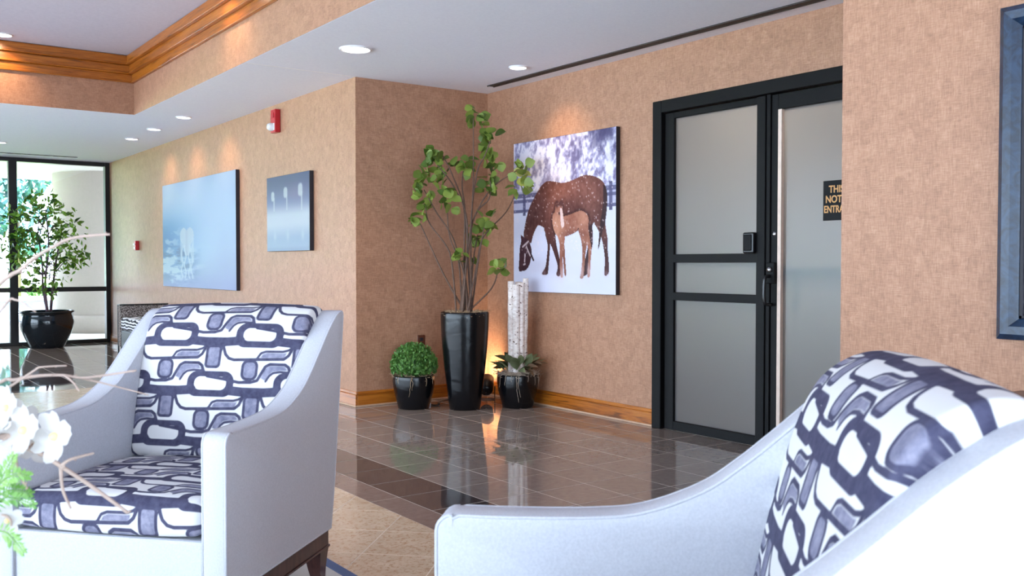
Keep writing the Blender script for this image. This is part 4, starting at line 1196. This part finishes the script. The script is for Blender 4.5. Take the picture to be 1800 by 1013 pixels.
MB().box((-0.012, -PW / 2 + i0 + 0.012, i0 + 0.012), (-0.002, PW / 2 - i0 - 0.012, PH - i0 - 0.012)).obj('picture_sheet', 'mirror_mottled', fr)

# ================================================================== WALL FITTINGS
fa = thing('fire_alarm', 'red fire alarm strobe high on the picture wall', 'alarm', (XA, 8.44, 2.37))
MB().box((-0.055, -0.055, 0), (-0.002, 0.055, 0.215), 0.006, 2).obj('housing', 'red_plastic', fa)
MB().box((-0.062, -0.030, 0.135), (-0.055, 0.030, 0.185), 0.003).obj('speaker_grille', 'red_plastic', fa)
MB().box((-0.060, -0.046, 0.020), (-0.055, 0.046, 0.086), 0.003).obj('strobe_plate', 'white_plastic', fa)
m = MB(); m.lathe([(0.038, 0.0), (0.036, 0.025), (0.024, 0.046), (0.0, 0.052)], 20); m.xf(Matrix.Translation((-0.060, 0, 0.052)) @ Matrix.Rotation(math.radians(-90), 4, 'Y')); m.obj('strobe_lens', 'clear_lens', fa, True)
ps = thing('pull_station', 'small red fire pull station on the wall near the glass wall', 'alarm', (XA, 13.3, 1.335))
MB().box((-0.05, -0.05, 0), (-0.002, 0.05, 0.127), 0.006, 2).obj('housing', 'red_plastic', ps)
MB().box((-0.062, -0.034, 0.070), (-0.05, 0.034, 0.092), 0.003).obj('pull_bar', 'white_plastic', ps)
MB().box((-0.054, -0.03, 0.02), (-0.05, 0.03, 0.045), 0.001).obj('plate', 'white_plastic', ps)
ou = thing('wall_outlet', 'brown wall outlet just above the clipped boxwood', 'outlet', (4.06, YC, 0.44))
MB().box((-0.036, -0.008, 0), (0.036, 0.0, 0.115), 0.003).obj('cover_plate', 'outlet_brown', ou)
for z in (0.036, 0.079): MB().box((-0.017, -0.011, z - 0.014), (0.017, -0.008, z + 0.014), 0.002).obj('socket', 'canvas_edge', ou)
cr = thing('card_reader', 'black card reader box on the door frame', 'card reader', (XB - 0.012, 3.925, 1.217))
MB().box((-0.040, -0.043, 0), (0.0, 0.043, 0.132), 0.010, 2).obj('reader_body', 'black_plastic', cr)
MB().box((-0.046, -0.030, 0.016), (-0.038, 0.032, 0.118), 0.006, 2).obj('reader_face', 'black_aluminium', cr)
# sign on the door glass
sg = thing('door_sign', 'black sign lettered THIS IS NOT AN ENTRANCE in gold on the door glass', 'sign', (XB + 0.020, 3.307, 1.404))
MB().box((-0.006, -0.115, 0), (0.0, 0.115, 0.232), 0.001).obj('sign_plate', 'sign_black', sg)
for txt, z in (('THIS IS', 0.162), ('NOT AN', 0.104), ('ENTRANCE', 0.046)):
    cu = bpy.data.curves.new('lettering', 'FONT'); cu.body = txt; cu.size = 0.058; cu.align_x = 'CENTER'; cu.extrude = 0.0006; cu.offset = 0.0013
    tmp = bpy.data.objects.new('lettering_curve', cu); COL.objects.link(tmp)
    bpy.context.view_layer.update()
    me = bpy.data.meshes.new_from_object(tmp.evaluated_get(bpy.context.evaluated_depsgraph_get()))
    bpy.data.objects.remove(tmp)
    w = max(v.co.x for v in me.vertices) - min(v.co.x for v in me.vertices)
    k = 0.215 / w if txt == 'ENTRANCE' else 0.86
    me.transform(Matrix.Diagonal((min(k, 0.9), 1, 1, 1)))
    me.materials.clear(); me.materials.append(MATS['sign_gold'])
    o = link('lettering', me, sg, (-0.0068, 0, z)); o.rotation_euler = (math.radians(90), 0, math.radians(-90))

# ================================================================== PLANTS
def leaf_mesh(name, outline, fold, curl, mat):
    """outline: half widths along the length 0..1; folded on the midrib and curled"""
    m = MB(); L = []
    n = len(outline)
    for i, w in enumerate(outline):
        x = i / (n - 1); z = -curl * x * x
        L.append((m.bm.verts.new((x, w, z + fold * w)), m.bm.verts.new((x, 0, z)), m.bm.verts.new((x, -w, z + fold * w))) if w > 0 else (m.bm.verts.new((x, 0, z)),) * 3)
    for a, b in zip(L, L[1:]):
        for k in (0, 1):
            q = []
            for v in (a[k], a[k + 1], b[k + 1], b[k]):
                if v not in q: q.append(v)
            if len(q) > 2: m.bm.faces.new(q).smooth = True
    me = m.mesh(name, mat); return me
def put_leaf(me, parent, p, direction, size, r, roll=None, name='leaf'):
    d = Vector(direction).normalized()
    up = Vector((0, 0, 1)) if abs(d.z) < 0.95 else Vector((1, 0, 0))
    y = up.cross(d).normalized(); z = d.cross(y)
    M = Matrix((d, y, z)).transposed().to_4x4() @ Matrix.Rotation(r.gauss(0, 0.6) if roll is None else roll, 4, 'X')
    o = bpy.data.objects.new(name, me); COL.objects.link(o); o.parent = parent
    o.matrix_local = Matrix.Translation(p) @ M @ Matrix.Scale(size, 4)
    return o
ficus_leaf = leaf_mesh('leaf', [0, .17, .25, .26, .2, .1, 0], 0.35, 0.18, 'leaf_ficus')
round_leaf = leaf_mesh('leaf', [0, .30, .42, .47, .46, .36, .2, 0], 0.22, 0.16, 'leaf_round')
round_leaf_pale = leaf_mesh('leaf', [0, .30, .42, .47, .46, .36, .2, 0], 0.22, 0.16, 'leaf_pale')
magnolia_leaf = leaf_mesh('leaf', [0, .10, .17, .2, .19, .14, .07, 0], 0.3, 0.22, 'leaf_magnolia')
dry_leaf = leaf_mesh('leaf', [0, .10, .16, .18, .16, .12, .06, 0], 0.5, 0.30, 'leaf_dry')

def strands(centre_r, n, r, z0, length, rad):
    """moss: short wiry strands lying on a disc"""
    m = MB()
    for _ in range(n):
        a = r.uniform(0, 6.283); rr = centre_r * math.sqrt(r.uniform(0.0, 1.0)); p = Vector((rr * math.cos(a), rr * math.sin(a), z0 + r.uniform(-0.005, 0.012)))
        pts = [p]
        for k in range(3):
            p = p + Vector((r.gauss(0, 1), r.gauss(0, 1), r.gauss(0, 0.5))).normalized() * length / 3; pts.append(p.copy())
        m.tube(pts, rad, 3, rad * 0.6, cap=False)
    return m
def hanging(m, a, rim, r, length, z):
    p = Vector((rim * math.cos(a), rim * math.sin(a), z)); pts = [p * 0.93, p.copy()]
    n = max(3, int(length / 0.018))
    for k in range(n):
        p = p + Vector((r.gauss(0, 0.004), r.gauss(0, 0.004), -length / n)); 
        rr = math.hypot(p.x, p.y); g = (rim + 0.008) / rr; p.x *= g; p.y *= g
        pts.append(p.copy())
    m.tube(pts, 0.0018, 4, 0.001, cap=False)

small_pot = [(0.0, 0.0), (0.116, 0.0), (0.124, 0.006), (0.140, 0.07), (0.156, 0.13), (0.165, 0.185), (0.168, 0.225), (0.166, 0.258), (0.164, 0.264), (0.158, 0.266), (0.152, 0.262), (0.150, 0.235), (0.0, 0.235)]
# --- boxwood
bx = thing('boxwood_pot', 'clipped round boxwood in a small black pot left of the tall planter', 'potted plant', (3.81, 6.556, 0.0))
MB().lathe(small_pot, 40).obj('pot', 'pot_black', bx)
r = random.Random(2)
m = strands(0.155, 260, r, 0.255, 0.07, 0.0022)
for a, L in ((-2.2, 0.15), (-2.15, 0.10), (-1.5, 0.07), (-2.9, 0.05), (-1.1, 0.06)): hanging(m, a, 0.168, r, L, 0.262)
m.obj('moss', 'moss', bx)['kind'] = 'stuff'
MB().lathe([(0.0, 0.235), (0.09, 0.26), (0.130, 0.32), (0.135, 0.37), (0.11, 0.42), (0.06, 0.455), (0, 0.465)], 24).obj('foliage_core', 'leaf_box', bx, True)
m = MB()
for _ in range(2300):
    u = r.uniform(-0.35, 1.0); a = r.uniform(0, 6.283); s = math.sqrt(max(0, 1 - u * u)); k = r.uniform(0.80, 1.04) + 0.03 * math.sin(7 * a) * s
    p = Vector((0.180 * s * math.cos(a), 0.180 * s * math.sin(a), 0.175 * u)) * k + Vector((0, 0, 0.345))
    q = Euler((r.uniform(0, 6.28), r.uniform(0, 6.28), r.uniform(0, 6.28))).to_matrix(); z = r.uniform(0.018, 0.030)
    m.bm.faces.new([m.bm.verts.new(p + q @ Vector(v) * z) for v in ((-0.6, 0, 0), (0, -0.38, 0.1), (0.6, 0, 0), (0, 0.38, 0.1))])
m.obj('foliage', 'leaf_box', bx)['kind'] = 'stuff'
# --- tall planter with round leaved branches
TPX = Vector((4.12, 6.286, 0.0))
tp = thing('tall_planter', 'tall tapered black planter with bare stems and round green leaves', 'potted plant', TPX)
MB().lathe([(0.0, 0.0), (0.116, 0.0), (0.122, 0.006), (0.142, 0.15), (0.164, 0.33), (0.180, 0.50), (0.189, 0.64), (0.192, 0.72), (0.192, 0.762), (0.189, 0.771), (0.183, 0.773), (0.178, 0.768), (0.174, 0.735), (0.0, 0.735)], 48).obj('pot', 'pot_black', tp)
r = random.Random(6)
strands(0.168, 420, r, 0.758, 0.07, 0.0022).obj('moss', 'moss', tp)['kind'] = 'stuff'
for sidx, s in enumerate(EUC_STEMS):
    pts = [Vector(p) - TPX for p in s]
    b = pts[0]; a = sidx * 2.4
    pts[0] = Vector((0.05 * math.cos(a) + (b.x) * 0.5, 0.05 * math.sin(a) + b.y * 0.5, 0.74))
    MB().tube(spline(pts, 6), 0.0085, 7, 0.0038).obj('stem', 'bark_brown', tp)
for ci, (c, ru, rv, n) in enumerate(EUC_CLUSTERS):
    c = Vector(c) - TPX
    for k in range(int(n * 1.4)):
        o = CAMR * (r.uniform(-1, 1) * ru) + Vector((0, 0, r.uniform(-1, 1) * rv)) + CAMF * r.uniform(-0.07, 0.05)
        d = (o + Vector((r.gauss(0, .05), r.gauss(0, .05), r.gauss(0, .04)))).normalized() + Vector((0, 0, 0.25))
        L = r.uniform(0.066, 0.098)
        pale = ci == 5 and k < 3
        put_leaf(round_leaf_pale if pale else round_leaf, tp, c + o - d.normalized() * L * 0.5, d, L, r, roll=r.gauss(0, 0.9))
# --- birch bundle pot
bp_ = thing('birch_pot', 'birch stems ringed with magnolia leaves in a small black pot', 'potted plant', (4.523, 6.125, 0.0))
WALLX = XB - 4.523 - 0.012
MB().lathe(small_pot, 40).obj('pot', 'pot_black', bp_)
r = random.Random(8)
m = strands(0.16, 420, r, 0.268, 0.08, 0.0020)
for a, L in ((-2.25, 0.21), (-2.18, 0.17), (-1.7, 0.05), (-2.8, 0.08), (-1.3, 0.08), (-0.9, 0.07), (-3.1, 0.10), (-2.5, 0.05), (-1.0, 0.10)): hanging(m, a, 0.168, r, L, 0.268)
m.obj('moss', 'moss_grey', bp_)['kind'] = 'stuff'
cr_ = Vector((CAMR.x, CAMR.y, 0)); cf = Vector((CAMF.x, CAMF.y, 0))
for k, (lx, ly, rad, top) in enumerate(((-0.055, 0.0, 0.030, 1.012), (-0.012, -0.03, 0.033, 0.985), (0.030, -0.015, 0.028, 1.0), (0.062, 0.01, 0.026, 1.035), (0.005, 0.04, 0.032, 1.005))):
    base = cr_ * lx * 0.85 + cf * ly
    tip = cr_ * lx + cf * ly
    m = MB(); pts = []
    for q in range(12):
        f = q / 11; pts.append(base.lerp(tip, f) + Vector((r.gauss(0, .0016), r.gauss(0, .0016), 0.24 + (top - 0.24) * f)))
    m.tube(pts, rad, 12, rad * 0.9); o = m.obj('birch_stem', 'birch_bark', bp_)
    for _ in range(3):
        z = r.uniform(0.4, 0.95); a = r.uniform(0, 6.28); d = Vector((math.cos(a), math.sin(a), 0.4))
        p = base.lerp(tip, (z - 0.24) / (top - 0.24)) + Vector((0, 0, z))
        MB().tube([p + d * rad * 0.8, p + d * (rad + 0.012)], 0.005, 6, 0.003).obj('knot', 'bark_brown', o)
for k in range(72):
    a = k * 2.399 + r.uniform(-0.2, 0.2); el = r.uniform(-0.05, 1.05)
    d = Vector((math.cos(a) * math.cos(el), math.sin(a) * math.cos(el), math.sin(el)))
    dry = d.dot(CAMR) > 0.45 and el < 0.45
    L = r.uniform(0.12, 0.165)
    if 0.12 * abs(d.x) + L * d.x > WALLX - 0.01 or (0.11 + L) * max(-d.x, 0) > 0.19: continue
    put_leaf(dry_leaf if dry else magnolia_leaf, bp_, Vector((math.cos(a), math.sin(a), 0)) * r.uniform(0.055, 0.11) + Vector((0, 0, r.uniform(0.285, 0.35))), d, L, r, roll=r.gauss(0, 0.5))
# --- floor uplight and its cable
up = thing('floor_uplight', 'black floor spotlight glowing behind the tall planter', 'spotlight', (4.545, 6.60, 0.0))
can = MB(); can.lathe([(0.0, -0.07), (0.045, -0.068), (0.056, -0.05), (0.060, 0.0), (0.062, 0.085), (0.055, 0.085), (0.05, 0.06), (0.0, 0.058)], 24)
dirn = Vector((0.16, 0.22, 0.22)).normalized(); qm = dirn.to_track_quat('Z', 'Y').to_matrix().to_4x4()
can.xf(Matrix.Translation((0, 0, 0.115)) @ qm); can.obj('can', 'black_plastic', up, True)
m = MB(); m.lathe([(0.0, 0.0), (0.05, 0.0)], 24); m.xf(Matrix.Translation(Vector((0, 0, 0.115)) + dirn * 0.062) @ qm); m.obj('lens', 'lamp_warm', up, True)
sv = Vector((dirn.y, -dirn.x, 0)).normalized()
MB().tube([sv * 0.07 + Vector((0, 0, 0.115)), sv * 0.07 + Vector((0, 0, 0.006)), -sv * 0.07 + Vector((0, 0, 0.006)), -sv * 0.07 + Vector((0, 0, 0.115))], 0.006, 6).obj('bracket', 'black_plastic', up)
for k, z in enumerate((0.045, 0.065)):
    m = MB(); m.lathe([(0.0, 0.004), (0.004, 0.0)], 8); m.xf(Matrix.Translation(Vector((-0.033, -0.040, z)))); m.obj('indicator', 'white_plastic', up)
l = bpy.data.lights.new('uplight_lamp', 'SPOT'); l.energy = 14; l.color = (1.0, 0.72, 0.42); l.spot_size = math.radians(120); l.spot_blend = 0.8; l.shadow_soft_size = 0.04
o = link('uplight_lamp', l, up, Vector((0, 0, 0.115)) + dirn * 0.07); o.rotation_euler = dirn.to_track_quat('-Z', 'Y').to_euler()
cb = thing('power_cable', 'thin black cable with a white plug on the floor behind the pots', 'cable', (3.97, 6.60, 0.0))
MB().tube(spline([(0.02, -0.01, 0.006), (0.06, -0.06, 0.006), (0.09, -0.03, 0.02), (0.13, 0.06, 0.006), (0.24, 0.14, 0.006), (0.40, 0.13, 0.006), (0.52, 0.07, 0.006)], 6), 0.0045, 6).obj('cord', 'black_plastic', cb)
MB().box((-0.035, -0.012, 0.0), (0.02, 0.016, 0.022), 0.004).obj('plug', 'white_plastic', cb)
# --- ficus by the glass wall
fx = thing('ficus_tree', 'leafy ficus tree in a big glazed dark pot by the glass wall', 'potted plant', (2.50, 14.30, 0.0))
MB().lathe([(0.0, 0.0), (0.20, 0.0), (0.215, 0.01), (0.27, 0.12), (0.325, 0.25), (0.345, 0.35), (0.335, 0.43), (0.315, 0.465), (0.345, 0.485), (0.352, 0.50), (0.34, 0.512), (0.31, 0.505), (0.295, 0.47), (0.0, 0.46)], 48).obj('pot', 'pot_glazed', fx, True)
MB().lathe([(0.0, 0.478), (0.2, 0.474), (0.295, 0.468)], 24).obj('soil', 'soil', fx, True)
r = random.Random(14)
trunks = [[(0.02, 0, 0.46), (-0.04, 0.02, 0.8), (-0.05, 0, 1.15), (-0.1, 0.02, 1.6)], [(0.05, 0.02, 0.46), (0.08, 0, 0.85), (0.13, 0.02, 1.2), (0.2, 0, 1.6)], [(0.0, -0.02, 0.46), (-0.02, -0.03, 0.9), (0.03, -0.02, 1.4), (0.0, 0, 1.9)]]
for tkt in trunks: MB().tube(spline(tkt, 6), 0.019, 8, 0.008).obj('trunk', 'bark_ficus', fx)
blobs = [(-0.08, 1.93, 0.20, 0.16), (-0.28, 1.62, 0.22, 0.2), (0.12, 1.70, 0.24, 0.2), (-0.40, 1.36, 0.20, 0.2), (-0.1, 1.40, 0.28, 0.24), (0.36, 1.66, 0.13, 0.10), (0.30, 1.42, 0.18, 0.15), (0.32, 1.22, 0.18, 0.12), (0.12, 1.08, 0.2, 0.14), (-0.26, 1.14, 0.2, 0.14), (-0.05, 0.86, 0.22, 0.10), (-0.32, 1.78, 0.12, 0.10), (0.05, 1.98, 0.12, 0.1)]
FIC = []
for k, (bx_, bz_, w, hh) in enumerate(blobs):
    a0 = trunks[k % 3][2 if bz_ < 1.5 else 3]
    q = CAMR * bx_
    MB().tube(spline([(a0[0], a0[1], min(a0[2], bz_) - 0.15), ((a0[0] + q.x) / 2, (a0[1] + q.y) / 2, (a0[2] + bz_) / 2 - 0.05), (q.x, q.y, bz_)], 4), 0.008, 5, 0.003).obj('branch', 'bark_ficus', fx)
    for i in range(int(300 * w * (hh + 0.12) / 0.98) + 8):
        p = CAMR * (bx_ + r.uniform(-1, 1) * w) + CAMF * r.uniform(-0.24, 0.18) + Vector((0, 0, bz_ + r.uniform(-1, 1) * hh))
        d = Vector((r.gauss(0, 1), r.gauss(0, 1), r.gauss(-0.15, 0.6)))
        FIC.append(p)
        put_leaf(ficus_leaf, fx, p, d, r.uniform(0.085, 0.13), r)
fm = MB()                      # the many small leaves between the larger ones
for _ in range(650):
    c = r.choice(FIC); p = c + Vector((r.gauss(0, .07), r.gauss(0, .07), r.gauss(0, .06)))
    q = Euler((r.uniform(0, 6.28), r.uniform(0, 6.28), r.uniform(0, 6.28))).to_matrix(); z = r.uniform(0.06, 0.10)
    fm.face([p + q @ Vector(v) * z for v in ((-0.5, 0, 0), (-0.1, -0.24, 0.06), (0.5, 0, 0), (-0.1, 0.24, 0.06))])
fm.obj('small_leaves', 'leaf_ficus', fx)['kind'] = 'stuff'
# --- flower arrangement on the coffee table
ct = thing('coffee_table', 'low round walnut coffee table outside the frame at left', 'table', (0.03, 1.66, 0.0125))
MB().lathe([(0.0, 0.400), (0.43, 0.400), (0.44, 0.408), (0.44, 0.427), (0.43, 0.434), (0.0, 0.434)], 48).obj('table_top', 'walnut', ct, True)
for a in range(4):
    an = a * math.pi / 2 + 0.4
    MB().tube([(0.33 * math.cos(an), 0.33 * math.sin(an), 0.0), (0.28 * math.cos(an), 0.28 * math.sin(an), 0.402)], 0.014, 10, 0.022).obj('leg', 'walnut', ct)
VB = Vector((0.052, 1.719, 0.4475))
va = thing('flower_vase', 'white vase of dogwood branches and fern at the left edge', 'vase', VB)
MB().lathe([(0.0, 0.0), (0.06, 0.0), (0.066, 0.006), (0.085, 0.08), (0.08, 0.16), (0.055, 0.24), (0.048, 0.275), (0.056, 0.295), (0.051, 0.296), (0.042, 0.275), (0.0, 0.27)], 32).obj('vase_body', 'vase_white', va, True)
r = random.Random(31)
for k, (pts, r0, r1) in enumerate(TWIGS):
    P = spline([Vector(p) - VB for p in pts], 7)
    m = MB(); m.tube(P, r0 * 0.82, 7, r1 * 0.82)
    o = m.obj('twig', 'twig_pale', va)
    kn = MB()
    for q in range(8, len(P), 4):
        d = Vector((r.gauss(0, 1), r.gauss(0, 1), r.gauss(0, 1))).normalized(); rr = r0 + (r1 - r0) * q / len(P)
        kn.tube([P[q], P[q] + d * rr * 1.9], rr * 0.8, 5, rr * 0.35)
    kn.obj('buds', 'twig_pale', o)
for c, rad in FLOWERS:
    c = Vector(c) - VB
    face = (-CAMF * 0.8 + Vector((r.gauss(0, .35), r.gauss(0, .35), 0.35 + r.gauss(0, .2)))).normalized()
    fl = empty('blossom', c, parent=va); fl.rotation_euler = face.to_track_quat('Z', 'Y').to_euler()
    MB().lathe([(0.0, rad * 0.2), (rad * 0.15, rad * 0.16), (rad * 0.2, 0.0)], 10).obj('flower_eye', 'flower_eye', fl, True)
    for k in range(4):
        m = MB(); a0 = k * math.pi / 2 + 0.3; L = []
        for i in range(7):
            f = i / 6; w = rad * (0.12 + 0.42 * math.sin(min(1, f * 1.05) * math.pi * 0.72)) * (0.72 if i == 6 else 1)
            L.append([m.bm.verts.new((rad * 1.08 * f - (0.10 * rad if (i == 6 and abs(s) < .1) else 0), s * w, rad * (0.10 * f * f + 0.22 * s * s * f))) for s in (-1, -0.5, 0, 0.5, 1)])
        for a, b in zip(L, L[1:]):
            for q in range(4): m.bm.faces.new((a[q], a[q + 1], b[q + 1], b[q])).smooth = True
        m.xf(Matrix.Rotation(a0, 4, 'Z')); m.obj('petal', 'petal', fl)
for pts in FERNS:
    P = spline([Vector(p) - VB for p in pts], 8)
    m = MB(); m.tube(P, 0.0016, 5, 0.0007)
    for i in range(5, len(P)):
        t_ = (P[min(i + 1, len(P) - 1)] - P[i - 1]).normalized(); side = t_.cross(CAMF).normalized()
        L = 0.020 * (1 - 0.75 * (i / len(P)) ** 2)
        for sg_ in (-1, 1):
            d = (side * sg_ + t_ * 0.7 + CAMF * r.gauss(0, 0.25)).normalized(); n_ = t_ * 0.0024
            m.face([P[i], P[i] + d * L * 0.5 + n_, P[i] + d * L, P[i] + d * L * 0.5 - n_])
    m.obj('fern_frond', 'leaf_fern', va)

# --- console table beside the right wall, mostly outside the frame
cn = thing('console_table', 'dark brown console table at the right edge behind the armchair', 'table', (3.46, 1.655, 0.0))
MB().box((-0.36, -1.1, 0.665), (-0.004, 0.0, 0.70), 0.006, 2).obj('table_top', 'walnut', cn)
MB().box((-0.34, -1.06, 0.58), (-0.02, -0.04, 0.666), 0.004).obj('apron', 'walnut', cn)
for x in (-0.335, -0.065):
    for y in (-1.06, -0.09): MB().box((x, y, 0.0), (x + 0.045, y + 0.045, 0.585), 0.004).obj('leg', 'walnut', cn)
